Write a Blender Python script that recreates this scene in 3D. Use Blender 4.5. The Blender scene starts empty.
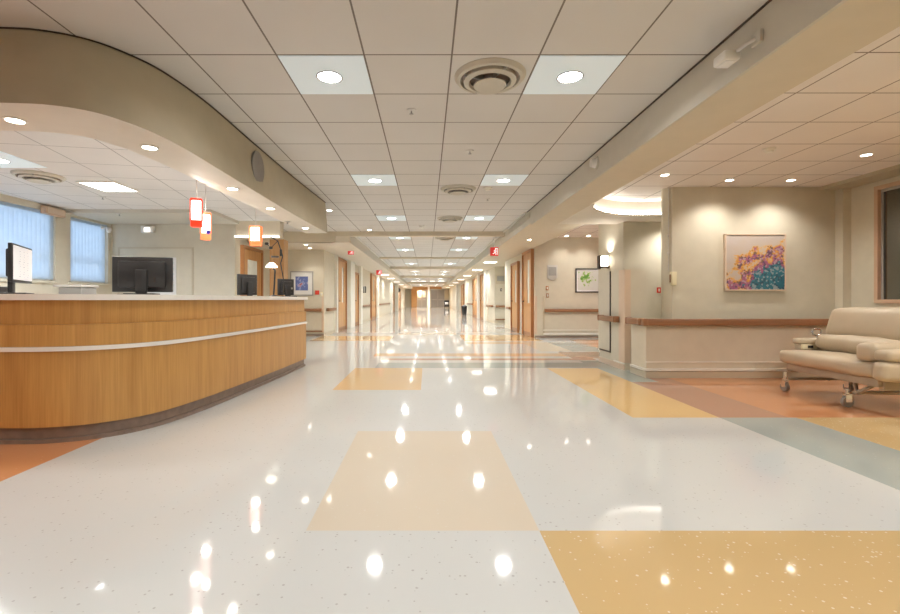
import bpy, bmesh, math, random
from mathutils import Vector, Matrix
random.seed(7)
S = bpy.context.scene
COL = S.collection
PI = math.pi
H = 1.05            # eye height
ZC = 2.75           # corridor ceiling
ZS = 2.46           # soffit beside the corridor
ZB = 2.21           # underside of the counter bulkhead
ZA = 2.72           # waiting alcove ceiling
ZI = 2.60           # ceiling over the nurse station

# ------------------------------------------------------------------ materials
def new_mat(name):
    m = bpy.data.materials.new(name); m.use_nodes = True
    nt = m.node_tree; b = nt.nodes['Principled BSDF']
    return m, nt, b
def coords(nt, scale=(1, 1, 1), rot=0.0):
    tc = nt.nodes.new('ShaderNodeTexCoord'); mp = nt.nodes.new('ShaderNodeMapping')
    mp.inputs['Scale'].default_value = scale; mp.inputs['Rotation'].default_value = (0, 0, rot)
    nt.links.new(tc.outputs['Object'], mp.inputs['Vector'])
    return mp.outputs['Vector']
def ramp(nt, fac, stops, interp='LINEAR'):
    r = nt.nodes.new('ShaderNodeValToRGB'); r.color_ramp.interpolation = interp
    el = r.color_ramp.elements
    while len(el) < len(stops): el.new(0.5)
    for e, (p, c) in zip(el, stops):
        e.position = p; e.color = (c[0], c[1], c[2], 1)
    nt.links.new(fac, r.inputs['Fac']); return r.outputs['Color']
def noise(nt, vec, scale, detail=3, rough=0.5):
    n = nt.nodes.new('ShaderNodeTexNoise'); n.inputs['Scale'].default_value = scale
    n.inputs['Detail'].default_value = detail; n.inputs['Roughness'].default_value = rough
    nt.links.new(vec, n.inputs['Vector']); return n.outputs['Fac']
def mth(nt, op, a, b=None, c=None):
    n = nt.nodes.new('ShaderNodeMath'); n.operation = op
    for i, v in enumerate((a, b, c)):
        if v is None: continue
        if isinstance(v, (int, float)): n.inputs[i].default_value = v
        else: nt.links.new(v, n.inputs[i])
    return n.outputs[0]
def mixc(nt, fac, a, b):
    n = nt.nodes.new('ShaderNodeMix'); n.data_type = 'RGBA'
    for sock, v in ((n.inputs[0], fac), (n.inputs[6], a), (n.inputs[7], b)):
        if isinstance(v, (int, float)): sock.default_value = v
        elif isinstance(v, (tuple, list)): sock.default_value = (v[0], v[1], v[2], 1)
        else: nt.links.new(v, sock)
    return n.outputs[2]
def bump(nt, b, h, strength=0.1, dist=0.01):
    n = nt.nodes.new('ShaderNodeBump'); n.inputs['Strength'].default_value = strength
    n.inputs['Distance'].default_value = dist
    nt.links.new(h, n.inputs['Height']); nt.links.new(n.outputs['Normal'], b.inputs['Normal'])
def paint(name, c, rough=0.6, var=0.05, scale=6, spec=0.3, metal=0.0, bmp=0.03):
    m, nt, b = new_mat(name); v = coords(nt)
    f = noise(nt, v, scale)
    lo = tuple(x * (1 - var) for x in c); hi = tuple(min(1, x * (1 + var)) for x in c)
    nt.links.new(ramp(nt, f, [(0.3, lo), (0.7, hi)]), b.inputs['Base Color'])
    b.inputs['Roughness'].default_value = rough; b.inputs['Metallic'].default_value = metal
    b.inputs['Specular IOR Level'].default_value = spec
    if bmp: bump(nt, b, noise(nt, v, 180, 2), bmp, 0.002)
    return m
def emit(name, c, strength, base=0.8):
    m, nt, b = new_mat(name)
    b.inputs['Base Color'].default_value = (base, base, base, 1)
    b.inputs['Emission Color'].default_value = (c[0], c[1], c[2], 1)
    b.inputs['Emission Strength'].default_value = strength
    return m
def wood(name, c1, c2, rough=0.35, sc=1.0, axis='z'):
    m, nt, b = new_mat(name)
    s = (7 * sc, 7 * sc, 0.5 * sc) if axis == 'z' else (0.5 * sc, 7 * sc, 7 * sc)
    v = coords(nt, s)
    n1 = noise(nt, v, 2.2, 4, 0.55)
    s2 = (70 * sc, 70 * sc, 1.3 * sc) if axis == 'z' else (1.3 * sc, 70 * sc, 70 * sc)
    n2 = noise(nt, coords(nt, s2), 1.5, 3, 0.6)
    f = mth(nt, 'ADD', mth(nt, 'MULTIPLY', n1, 0.55), mth(nt, 'MULTIPLY', n2, 0.45))
    nt.links.new(ramp(nt, f, [(0.32, c1), (0.66, c2)]), b.inputs['Base Color'])
    b.inputs['Roughness'].default_value = rough; b.inputs['Specular IOR Level'].default_value = 0.4
    return m
def tile_ceiling(name, x0, y0, s, rot=0.0, c=(0.665, 0.65, 0.63), line=(0.20, 0.18, 0.16), w=0.0062):
    m, nt, b = new_mat(name); v = coords(nt, (1, 1, 1), rot)
    sp = nt.nodes.new('ShaderNodeSeparateXYZ'); nt.links.new(v, sp.inputs[0])
    ms = []
    for o, st in ((sp.outputs[0], x0), (sp.outputs[1], y0)):
        f = mth(nt, 'FRACT', mth(nt, 'ADD', mth(nt, 'DIVIDE', mth(nt, 'SUBTRACT', o, st), s), 100.5))
        d = mth(nt, 'ABSOLUTE', mth(nt, 'SUBTRACT', f, 0.5))
        ms.append(mth(nt, 'LESS_THAN', d, w / s))
    mask = mth(nt, 'MAXIMUM', ms[0], ms[1])
    fine = noise(nt, v, 220, 2)
    wide = noise(nt, v, 1.3, 2)
    tone = mth(nt, 'ADD', mth(nt, 'MULTIPLY', fine, 0.4), mth(nt, 'MULTIPLY', wide, 0.6))
    tc = ramp(nt, tone, [(0.3, tuple(x * 0.95 for x in c)), (0.7, tuple(x * 1.04 for x in c))])
    nt.links.new(mixc(nt, mask, tc, line), b.inputs['Base Color'])
    b.inputs['Roughness'].default_value = 0.9; b.inputs['Specular IOR Level'].default_value = 0.1
    bump(nt, b, fine, 0.12, 0.002)
    return m
def terrazzo(name, c, speck, amount=0.06, rough=0.055):
    m, nt, b = new_mat(name); v = coords(nt)
    vo = nt.nodes.new('ShaderNodeTexVoronoi'); vo.inputs['Scale'].default_value = 55
    nt.links.new(v, vo.inputs['Vector'])
    sep = nt.nodes.new('ShaderNodeSeparateColor'); nt.links.new(vo.outputs['Color'], sep.inputs[0])
    size = mth(nt, 'MULTIPLY', sep.outputs[0], 0.32)
    dot = mth(nt, 'LESS_THAN', vo.outputs['Distance'], size)
    few = mth(nt, 'LESS_THAN', sep.outputs[1], amount * 4)
    mask = mth(nt, 'MULTIPLY', dot, few)
    wide = noise(nt, v, 0.7, 2)
    bc = ramp(nt, wide, [(0.3, tuple(x * 0.97 for x in c)), (0.7, tuple(min(1, x * 1.02) for x in c))])
    nt.links.new(mixc(nt, mask, bc, speck), b.inputs['Base Color'])
    b.inputs['Roughness'].default_value = 0.5
    b.inputs['Specular IOR Level'].default_value = 0.15
    b.inputs['Coat Weight'].default_value = 1.0
    b.inputs['Coat Roughness'].default_value = rough
    b.inputs['Coat IOR'].default_value = 1.5
    return m
def pane_mat(name, tint=(0.9, 0.95, 1), gloss=0.12):
    m = bpy.data.materials.new(name); m.use_nodes = True; nt = m.node_tree
    nt.nodes.remove(nt.nodes['Principled BSDF']); out = nt.nodes['Material Output']
    t = nt.nodes.new('ShaderNodeBsdfTransparent'); t.inputs['Color'].default_value = (*tint, 1)
    g = nt.nodes.new('ShaderNodeBsdfGlossy'); g.inputs['Roughness'].default_value = 0.03
    mx = nt.nodes.new('ShaderNodeMixShader'); mx.inputs[0].default_value = gloss
    nt.links.new(t.outputs[0], mx.inputs[1]); nt.links.new(g.outputs[0], mx.inputs[2])
    nt.links.new(mx.outputs[0], out.inputs['Surface']); return m
def translucent(name, c, mixf=0.6):
    m = bpy.data.materials.new(name); m.use_nodes = True; nt = m.node_tree
    nt.nodes.remove(nt.nodes['Principled BSDF']); out = nt.nodes['Material Output']
    v = coords(nt); col = ramp(nt, noise(nt, v, 9), [(0.3, tuple(x * 0.93 for x in c)), (0.7, c)])
    t = nt.nodes.new('ShaderNodeBsdfTranslucent'); d = nt.nodes.new('ShaderNodeBsdfDiffuse')
    nt.links.new(col, t.inputs['Color']); nt.links.new(col, d.inputs['Color'])
    mx = nt.nodes.new('ShaderNodeMixShader'); mx.inputs[0].default_value = mixf
    nt.links.new(d.outputs[0], mx.inputs[1]); nt.links.new(t.outputs[0], mx.inputs[2])
    nt.links.new(mx.outputs[0], out.inputs['Surface']); return m

M = {}
M['wall'] = paint('wall_paint', (0.615, 0.572, 0.468), 0.55, 0.03)
M['bulk'] = paint('bulkhead_paint', (0.475, 0.425, 0.315), 0.6, 0.03)
M['soffit'] = paint('soffit_paint', (0.62, 0.55, 0.43), 0.6, 0.02)
M['fascia'] = paint('fascia_paint', (0.56, 0.53, 0.46), 0.6, 0.02)
M['cream'] = paint('cream_soffit', (0.72, 0.66, 0.57), 0.6, 0.02)
M['guard'] = paint('corner_guard_vinyl', (0.66, 0.52, 0.40), 0.45, 0.03)
M['panel'] = paint('wall_protection_sheet', (0.55, 0.485, 0.37), 0.4, 0.03)
M['base'] = paint('base_vinyl', (0.26, 0.20, 0.155), 0.4, 0.06)
M['white'] = paint('white_trim', (0.80, 0.78, 0.72), 0.4, 0.02)
M['plast'] = paint('white_plastic', (0.78, 0.77, 0.74), 0.35, 0.02, spec=0.5)
M['ivory'] = paint('ivory_plastic', (0.80, 0.72, 0.50), 0.35, 0.02, spec=0.5)
M['grey'] = paint('grey_metal', (0.36, 0.36, 0.35), 0.4, 0.04)
M['steel'] = paint('brushed_steel', (0.62, 0.60, 0.57), 0.3, 0.05, metal=0.9)
M['chrome'] = paint('chrome', (0.8, 0.8, 0.8), 0.12, 0.02, metal=1.0, bmp=0)
M['black'] = paint('black_plastic', (0.022, 0.021, 0.022), 0.38, 0.1, spec=0.5)
M['dark'] = paint('dark_bronze', (0.055, 0.038, 0.028), 0.4, 0.1)
M['rail'] = wood('rail_brown', (0.24, 0.115, 0.055), (0.34, 0.175, 0.09), 0.35, 1.0, 'x')
M['maple'] = wood('counter_maple', (0.43, 0.215, 0.06), (0.60, 0.33, 0.105), 0.36)
M['door'] = wood('door_maple', (0.38, 0.19, 0.065), (0.54, 0.295, 0.115), 0.36)
M['frame_w'] = wood('frame_maple', (0.30, 0.13, 0.05), (0.43, 0.20, 0.08), 0.38)
M['top'] = paint('solid_surface', (0.82, 0.80, 0.76), 0.25, 0.02, spec=0.5)
M['toe'] = paint('toe_kick_laminate', (0.235, 0.17, 0.135), 0.3, 0.12, 14)
M['red'] = paint('red_plastic', (0.62, 0.05, 0.03), 0.4, 0.05)
M['sofa'] = paint('taupe_vinyl', (0.50, 0.415, 0.30), 0.42, 0.04, 5, 0.45)
M['sofa_f'] = paint('sofa_frame_metal', (0.40, 0.33, 0.25), 0.45, 0.05)
M['rubber'] = paint('grey_rubber', (0.30, 0.28, 0.26), 0.6, 0.06)
M['tile'] = tile_ceiling('ceiling_tiles', 0.173, 3.195, 0.61)
M['tile_a'] = tile_ceiling('alcove_tiles', 2.985, 3.72, 0.61, 0, (0.80, 0.755, 0.725), (0.26, 0.22, 0.20), 0.0065)
M['tile_i'] = tile_ceiling('station_tiles', -3.0, 3.4, 0.61, math.radians(-10), (0.70, 0.68, 0.66), (0.34, 0.33, 0.32), 0.006)
M['lens'] = emit('lamp_lens', (1, 0.97, 0.92), 22)
M['lens_w'] = emit('warm_lamp_lens', (1, 0.93, 0.82), 20)
M['spot_dim'] = emit('far_lens', (1, 0.95, 0.86), 10)
M['lpanel'] = emit('lit_square_lens', (0.80, 0.93, 1.0), 0.17, 0.80)
M['lpanel'].node_tree.nodes['Principled BSDF'].inputs['Base Color'].default_value = (0.70, 0.79, 0.83, 1)
M['troffer'] = emit('troffer_lens', (1, 0.97, 0.92), 5)
M['blind'] = translucent('blind_vane', (0.70, 0.76, 0.80), 0.72)
M['pane'] = pane_mat('window_pane')
M['pane_d'] = pane_mat('interior_pane', (0.62, 0.60, 0.56), 0.16)
M['glass_d'] = paint('vision_glass', (0.80, 0.84, 0.80), 0.08, 0.15, 3, 0.6, bmp=0)
M['glow'] = emit('frosted_glow', (1, 0.90, 0.72), 5.5)
M['glow_w'] = emit('frosted_white_glow', (1, 0.95, 0.86), 2.6)
M['pred'] = emit('red_glass', (1, 0.05, 0.012), 0.75); M['pred'].node_tree.nodes['Principled BSDF'].inputs['Base Color'].default_value = (0.7, 0.04, 0.02, 1)
M['poran'] = emit('orange_glass', (1, 0.26, 0.07), 0.75); M['poran'].node_tree.nodes['Principled BSDF'].inputs['Base Color'].default_value = (0.8, 0.2, 0.08, 1)
M['blue_dot'] = paint('blue_dot', (0.05, 0.04, 0.35), 0.3)
M['cove'] = emit('cove_strip', (1, 0.96, 0.88), 22)
M['exitred'] = emit('exit_red', (1, 0.06, 0.05), 0.12); M['exitred'].node_tree.nodes['Principled BSDF'].inputs['Base Color'].default_value = (0.7, 0.03, 0.03, 1)
M['exitwhite'] = emit('exit_white', (1, 0.92, 0.9), 0.9)
M['screen'] = emit('screen_white', (0.93, 0.91, 0.93), 0.35)
M['text'] = paint('screen_text', (0.55, 0.56, 0.60), 0.5)
M['paper'] = paint('paper', (0.78, 0.78, 0.78), 0.7, 0.03)
M['greydoor'] = paint('grey_door_paint', (0.42, 0.41, 0.41), 0.4, 0.04)
M['orangewall'] = paint('portal_paint', (0.66, 0.36, 0.15), 0.5, 0.04)
M['curtain'] = translucent('beige_curtain', (0.50, 0.42, 0.30), 0.3)
M['pinkframe'] = paint('rose_beige_frame', (0.56, 0.39, 0.27), 0.4, 0.04)
M['concrete'] = paint('roof_slab', (0.3, 0.3, 0.3), 0.9)
# floor colours
FW = (0.60, 0.618, 0.61)
FM = {
 'white': terrazzo('floor_white', FW, (0.43, 0.43, 0.42), 0.05),
 'pale': terrazzo('floor_pale_beige', (0.65, 0.575, 0.46), (0.67, 0.62, 0.54), 0.03),
 'mustard': terrazzo('floor_mustard', (0.60, 0.425, 0.20), (0.76, 0.68, 0.52), 0.09),
 'yellow': terrazzo('floor_yellow', (0.74, 0.50, 0.21), (0.78, 0.62, 0.38), 0.03),
 'tan': terrazzo('floor_tan', (0.70, 0.475, 0.23), (0.74, 0.58, 0.38), 0.03),
 'peach': terrazzo('floor_peach', (0.66, 0.43, 0.25), (0.70, 0.52, 0.36), 0.03),
 'brown': terrazzo('floor_rust_brown', (0.445, 0.235, 0.150), (0.50, 0.30, 0.22), 0.03),
 'orange': terrazzo('floor_terracotta', (0.60, 0.265, 0.115), (0.65, 0.36, 0.2), 0.03),
 'blue': terrazzo('floor_blue_grey', (0.355, 0.415, 0.40), (0.45, 0.5, 0.5), 0.03),
}

# ------------------------------------------------------------------ mesh helpers
def bx(bm, x0, x1, y0, y1, z0, z1):
    vs = [bm.verts.new((x, y, z)) for z in (z0, z1) for (x, y) in ((x0, y0), (x1, y0), (x1, y1), (x0, y1))]
    for f in ((0, 3, 2, 1), (4, 5, 6, 7), (0, 1, 5, 4), (1, 2, 6, 5), (2, 3, 7, 6), (3, 0, 4, 7)):
        bm.faces.new([vs[i] for i in f])
    return vs
def rb(bm, x0, x1, y0, y1, z0, z1, r=0.01, seg=2, mat=None):
    t = bmesh.new(); bx(t, x0, x1, y0, y1, z0, z1)
    bmesh.ops.bevel(t, geom=t.edges[:], offset=r, segments=seg, affect='EDGES', profile=0.5)
    if mat is not None: bmesh.ops.transform(t, matrix=mat, verts=t.verts[:])
    join(bm, t)
def join(bm, t):
    me = bpy.data.meshes.new('tmp'); t.to_mesh(me); t.free(); bm.from_mesh(me); bpy.data.meshes.remove(me)
def cyl(bm, c, r, h, seg=20, axis='z', r2=None, mat=None):
    t = bmesh.new()
    bmesh.ops.create_cone(t, cap_ends=True, segments=seg, radius1=r, radius2=r if r2 is None else r2, depth=h)
    R = Matrix.Identity(4)
    if axis == 'y': R = Matrix.Rotation(PI / 2, 4, 'X')
    if axis == 'x': R = Matrix.Rotation(PI / 2, 4, 'Y')
    bmesh.ops.transform(t, matrix=Matrix.Translation(c) @ R, verts=t.verts[:])
    if mat is not None: bmesh.ops.transform(t, matrix=mat, verts=t.verts[:])
    join(bm, t)
def lathe(bm, prof, c=(0, 0, 0), seg=28, axis='z'):
    rings = []
    for r, z in prof:
        if r < 1e-5: rings.append([bm.verts.new((c[0], c[1], c[2] + z))])
        else: rings.append([bm.verts.new((c[0] + r * math.cos(2 * PI * i / seg), c[1] + r * math.sin(2 * PI * i / seg), c[2] + z)) for i in range(seg)])
    for a, b in zip(rings, rings[1:]):
        for i in range(seg):
            j = (i + 1) % seg
            if len(a) == 1 and len(b) == 1: continue
            if len(a) == 1: bm.faces.new((a[0], b[i], b[j]))
            elif len(b) == 1: bm.faces.new((a[i], b[0], a[j]))
            else: bm.faces.new((a[i], b[i], b[j], a[j]))
def tube(bm, pts, r, seg=10):
    pts = [Vector(p) for p in pts]; rings = []
    for k, p in enumerate(pts):
        d = (pts[min(k + 1, len(pts) - 1)] - pts[max(k - 1, 0)]).normalized()
        up = Vector((0, 0, 1)) if abs(d.z) < 0.95 else Vector((1, 0, 0))
        a = d.cross(up).normalized(); b = d.cross(a).normalized()
        rr = r[k] if isinstance(r, (list, tuple)) else r
        rings.append([bm.verts.new(p + a * rr * math.cos(2 * PI * i / seg) + b * rr * math.sin(2 * PI * i / seg)) for i in range(seg)])
    for A, B in zip(rings, rings[1:]):
        for i in range(seg):
            j = (i + 1) % seg; bm.faces.new((A[i], A[j], B[j], B[i]))
    bm.faces.new(rings[0][::-1]); bm.faces.new(rings[-1])
def prism(bm, poly, z0, z1):
    n = len(poly)
    lo = [bm.verts.new((x, y, z0)) for x, y in poly]; hi = [bm.verts.new((x, y, z1)) for x, y in poly]
    bm.faces.new(lo[::-1]); bm.faces.new(hi)
    for i in range(n):
        j = (i + 1) % n; bm.faces.new((lo[i], lo[j], hi[j], hi[i]))
def band(bm, A, B, za0, za1, zb0=None, zb1=None):
    """closed solid between plan curves A and B (equal counts); A has heights za0..za1"""
    zb0 = za0 if zb0 is None else zb0; zb1 = za1 if zb1 is None else zb1
    L = []
    for (a, b) in zip(A, B):
        L.append([bm.verts.new((a[0], a[1], za0)), bm.verts.new((a[0], a[1], za1)), bm.verts.new((b[0], b[1], zb1)), bm.verts.new((b[0], b[1], zb0))])
    for P, Q in zip(L, L[1:]):
        for i in range(4):
            j = (i + 1) % 4; bm.faces.new((P[i], P[j], Q[j], Q[i]))
    bm.faces.new(L[0][::-1]); bm.faces.new(L[-1])
def spline(P, n=8):
    out = []
    for i in range(len(P) - 1):
        p0 = P[max(i - 1, 0)]; p1 = P[i]; p2 = P[i + 1]; p3 = P[min(i + 2, len(P) - 1)]
        for k in range(n):
            t = k / n
            out.append(tuple(0.5 * (2 * b + (c - a) * t + (2 * a - 5 * b + 4 * c - d) * t * t + (3 * b - a - 3 * c + d) * t ** 3) for a, b, c, d in zip(p0, p1, p2, p3)))
    out.append(tuple(P[-1])); return out
def resample(P, n):
    d = [0]
    for a, b in zip(P, P[1:]): d.append(d[-1] + math.dist(a, b))
    out = []; k = 0
    for i in range(n):
        t = d[-1] * i / (n - 1)
        while k < len(P) - 2 and d[k + 1] < t: k += 1
        u = (t - d[k]) / max(1e-9, d[k + 1] - d[k]); u = min(1, max(0, u))
        out.append(tuple(a + (b - a) * u for a, b in zip(P[k], P[k + 1])))
    return out
def offset(P, d):
    out = []
    for i, p in enumerate(P):
        a = P[max(i - 1, 0)]; b = P[min(i + 1, len(P) - 1)]
        tx, ty = b[0] - a[0], b[1] - a[1]; l = math.hypot(tx, ty)
        out.append((p[0] - ty / l * d, p[1] + tx / l * d))
    return out
def obj(name, bm, mat, parent=None, smooth=True):
    bmesh.ops.remove_doubles(bm, verts=bm.verts[:], dist=1e-6)
    bmesh.ops.recalc_face_normals(bm, faces=bm.faces[:])
    me = bpy.data.meshes.new(name); bm.to_mesh(me); bm.free()
    for m in (mat if isinstance(mat, list) else [mat]): me.materials.append(m)
    if smooth:
        for p in me.polygons: p.use_smooth = True
        me.set_sharp_from_angle(angle=math.radians(32))
    o = bpy.data.objects.new(name, me); COL.objects.link(o)
    if parent is not None: o.parent = parent
    return o
def struct(name, bm, mat, parent=None):
    o = obj(name, bm, mat, parent)
    if parent is None: o['kind'] = 'structure'
    return o
def tag(o, label, cat, group=None):
    o['label'] = label; o['category'] = cat
    if group: o['group'] = group
    return o
def thing(name, label, cat, group=None):
    o = bpy.data.objects.new(name, None); o.empty_display_size = 0.1; COL.objects.link(o)
    return tag(o, label, cat, group)
def sub(o):
    return [c for c in list(o.children)]
def rebase(root, loc):
    """parts were modelled at their true place: move the Empty to the thing's base and keep the parts where they are"""
    T = Matrix.Translation(-Vector(loc)); done = set()
    def walk(p):
        for c in p.children:
            if c.type == 'MESH' and c.data.name not in done:
                done.add(c.data.name); c.data.transform(T)
            elif c.type == 'LIGHT': c.location = c.location - Vector(loc)
            walk(c)
    bpy.context.view_layer.update(); walk(root); root.location = loc
def dup(root, loc, rz=0.0, label=None, group=None, cat=None):
    def cp(o, parent):
        c = o.copy(); COL.objects.link(c)
        if parent is not None: c.parent = parent
        for ch in o.children: cp(ch, c)
        return c
    r = cp(root, None); r.location = loc; r.rotation_euler = (0, 0, rz)
    if label: r['label'] = label
    if group: r['group'] = group
    if cat: r['category'] = cat
    return r
class Proto:
    """first use places the original, later uses copy it"""
    def __init__(self, root): self.root = root; self.used = False
    def put(self, loc, rz=0.0, label=None, group=None):
        if not self.used:
            self.used = True; r = self.root; r.location = loc; r.rotation_euler = (0, 0, rz)
            if label: r['label'] = label
            if group: r['group'] = group
            return r
        r = dup(self.root, loc, rz, label, group)
        if not group and 'group' in r: del r['group']
        return r
def area(name, loc, power, size, color=(1, 1, 1), spread=2.6, parent=None, shape='DISK', rot=(0, 0, 0), size_y=None):
    d = bpy.data.lights.new(name, 'AREA'); d.energy = power; d.shape = shape; d.size = size; d.color = color; d.spread = spread
    if size_y: d.size_y = size_y
    o = bpy.data.objects.new(name, d); COL.objects.link(o); o.location = loc; o.rotation_euler = rot
    if parent: o.parent = parent
    return o
def spot(name, loc, power, angle, color=(1, 1, 1), blend=0.6, parent=None, rot=(0, 0, 0), r=0.04):
    d = bpy.data.lights.new(name, 'SPOT'); d.energy = power; d.spot_size = angle; d.spot_blend = blend; d.color = color; d.shadow_soft_size = r
    o = bpy.data.objects.new(name, d); COL.objects.link(o); o.location = loc; o.rotation_euler = rot
    if parent: o.parent = parent
    return o
LW, RW = PI / 2, -PI / 2       # rotation of wall items on the left / right corridor wall
WARM = (1.0, 0.94, 0.85); NEUT = (1.0, 0.99, 0.97); COOL = (0.95, 0.98, 1.0)

# ------------------------------------------------------------------ floor
def zone(x, y):
    R = lambda a, b, c, d: a <= x < b and c <= y < d
    if y < 2.09 and 0.51 <= x < 2.6: return 'mustard'
    if R(-0.55, 0.51, 2.09, 3.67): return 'pale'
    if x < -2.46 and y < 4.4: return 'orange'
    if R(-1.10, -0.07, 5.34, 7.05): return 'tan'
    if R(1.83, 2.60, 4.09, 7.02): return 'yellow'
    if R(2.60, 2.95, 5.85, 7.9): return 'blue'
    if R(2.60, 3.22, 4.09, 6.4): return 'brown'
    if R(3.22, 9, 4.09, 7): return 'orange'
    if x >= 2.60 and y < 4.09: return 'blue' if x < 3.28 else 'mustard'
    if R(-0.8, 2.95, 7.05, 7.65): return 'blue'
    if R(-0.8, 2.95, 7.95, 8.2): return 'brown'
    if R(-1.0, 2.6, 8.5, 8.95): return 'peach'
    if R(2.6, 4, 8.2, 9.2): return 'brown'
    if R(2.95, 3.7, 9.3, 11.3): return 'blue'
    if R(3.7, 9, 8.2, 12.0): return 'orange'
    if R(2.3, 2.95, 9.3, 11.3): return 'pale'
    if R(0.95, 2.95, 10.9, 11.3): return 'peach'
    if R(0.95, 2.95, 11.6, 13.6): return 'tan'
    if R(-3.0, -0.95, 11.7, 13.2): return 'tan'
    if R(-0.9, 0.9, 13.8, 14.4): return 'pale'
    if R(-3, 1.2, 18.5, 19.3): return 'pale'
    if R(0.2, 3.6, 21, 22.4): return 'pale'
    if R(-3, 3, 27, 28.5): return 'tan'
    if R(0.3, 3, 34, 37): return 'peach'
    if R(-3, 3, 45, 48): return 'tan'
    if R(0, 3, 52, 60): return 'peach'
    return 'white'
xs = sorted({-6.4, 6.4, .51, 2.6, -.55, -2.46, -1.1, -.07, 1.83, 2.95, 3.22, 3.28, -.8, -1.0, 4, 3.7, 2.3, .95, -3, -.95, -.9, .9, 1.2, .2, 3.6, 3, .3, 0})
ys = sorted({-3.2, 63.5, 2.09, 3.67, 4.4, 5.34, 7.05, 4.09, 7.02, 5.85, 7.9, 6.4, 7, 7.65, 7.95, 8.2, 8.5, 8.95, 9.2, 9.3, 11.3, 12, 10.9, 11.6, 13.6, 11.7, 13.2, 13.8, 14.4, 18.5, 19.3, 21, 22.4, 27, 28.5, 34, 37, 45, 48, 52, 60})
bm = bmesh.new(); keys = list(FM)
gv = {(i, j): bm.verts.new((x, y, 0)) for i, x in enumerate(xs) for j, y in enumerate(ys)}
for i in range(len(xs) - 1):
    for j in range(len(ys) - 1):
        f = bm.faces.new((gv[i, j], gv[i + 1, j], gv[i + 1, j + 1], gv[i, j + 1]))
        f.material_index = keys.index(zone((xs[i] + xs[i + 1]) / 2, (ys[j] + ys[j + 1]) / 2))
struct('floor', bm, [FM[k] for k in keys])

# ------------------------------------------------------------------ ceilings, soffits, bulkheads
bm = bmesh.new()
bx(bm, -6.4, 1.95, -3.2, 3.0, ZC, ZC + .04)
bx(bm, -2.2, 1.95, 3.0, 8.0, ZC, ZC + .04)
bx(bm, -4.6, 1.95, 8.0, 11.5, ZC, ZC + .04)
bx(bm, -1.93, 1.95, 11.5, 62.5, ZC, ZC + .04)
struct('ceiling', bm, M['tile'])
bm = bmesh.new(); bx(bm, 2.42, 6.3, -3.2, 8.0, ZA, ZA + .04); struct('ceiling_alcove', bm, M['tile_a'])
bm = bmesh.new(); bx(bm, 2.6, 6.3, 8.5, 12.7, ZC, ZC + .04); struct('ceiling_recess', bm, M['tile_a'])
bm = bmesh.new(); bx(bm, -7.0, 7.4, -3.4, 64, 3.1, 3.2); struct('ceiling_roof', bm, M['concrete'])

# curved bulkhead over the counter
topc = [(-6.4, 2.80), (-4.0, 2.82), (-2.95, 2.85), (-2.67, 2.875), (-2.44, 2.90), (-2.22, 3.0), (-2.07, 3.18), (-1.965, 3.45), (-1.90, 4.0), (-1.885, 5.0), (-1.85, 6.5), (-1.78, 8.05)]
botc = [(-6.4, 2.68), (-4.0, 2.69), (-2.8, 2.70), (-2.52, 2.71), (-2.26, 2.74), (-2.07, 2.84), (-1.97, 3.0), (-1.90, 3.22), (-1.86, 3.6), (-1.85, 4.4), (-1.82, 6.2), (-1.74, 8.05)]
innc = [(-6.4, 3.16), (-4.2, 3.16), (-3.2, 3.16), (-2.92, 3.16), (-2.68, 3.18), (-2.46, 3.26), (-2.36, 3.42), (-2.30, 3.66), (-2.25, 4.1), (-2.22, 4.9), (-2.17, 6.4), (-2.12, 8.05)]
tc, bc, ic = spline(topc), spline(botc), spline(innc)
bm = bmesh.new(); V = []
for t, b, i in zip(tc, bc, ic):
    V.append([bm.verts.new((t[0], t[1], ZC)), bm.verts.new((b[0], b[1], ZB)), bm.verts.new((i[0], i[1], ZB)), bm.verts.new((i[0], i[1], ZC))])
for P, Q in zip(V, V[1:]):
    for k in range(4):
        f = bm.faces.new((P[k], P[(k + 1) % 4], Q[(k + 1) % 4], Q[k])); f.material_index = 1 if k in (1, 2) else 0
bm.faces.new(V[0][::-1]); f = bm.faces.new(V[-1]); f.material_index = 0
struct('bulkhead_left', bm, [M['bulk'], M['cream']])
mid = [((a[0] + b[0]) / 2, (a[1] + b[1]) / 2) for a, b in zip(bc, ic)]
bm = bmesh.new(); prism(bm, mid + [(-2.0, 9.2), (-6.4, 9.2)], ZI, ZI + .04); struct('ceiling_station', bm, M['tile_i'])
bm = bmesh.new()
a2 = [(x, y) for x, y in offset(tc, -0.012)]; band(bm, tc, a2, ZC - 0.010, ZC - 0.002)
struct('trim_1', bm, M['dark'])

# right bulkhead with greyer fascia, and the rest of the soffits
bm = bmesh.new(); bx(bm, 1.95, 2.44, -3.2, 8.6, ZS, ZC + .02)
for f in bm.faces:
    c = f.calc_center_median()
    f.material_index = 1 if abs(c.x - 1.95) < .01 else 0
struct('soffit_right', bm, [M['soffit'], M['fascia']])
bm = bmesh.new(); bx(bm, 1.938, 1.95, -3.2, 62.4, ZC - .010, ZC - .002); struct('trim_2', bm, M['dark'])
bm = bmesh.new(); bx(bm, 1.945, 1.968, -3.2, 8.6, ZS - .012, ZS + .09); struct('trim_3', bm, M['fascia'])
bm = bmesh.new(); bx(bm, 1.95, 2.96, 8.6, 17.4, ZS + .02, ZC + .02); bx(bm, 1.95, 3.7, 17.4, 20, ZS + .02, ZC + .02); bx(bm, 1.95, 2.96, 20, 62.4, ZS + .02, ZC + .02)
for f in bm.faces: f.material_index = 1 if abs(f.calc_center_median().x - 1.95) < .01 else 0
struct('soffit_corridor_right', bm, [M['soffit'], M['fascia']])
bm = bmesh.new(); bx(bm, -2.96, -1.93, 11.55, 62.4, ZS + .02, ZC + .02); bx(bm, -4.6, -2.96, 11.55, 13.3, ZS + .02, ZC + .02)
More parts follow.
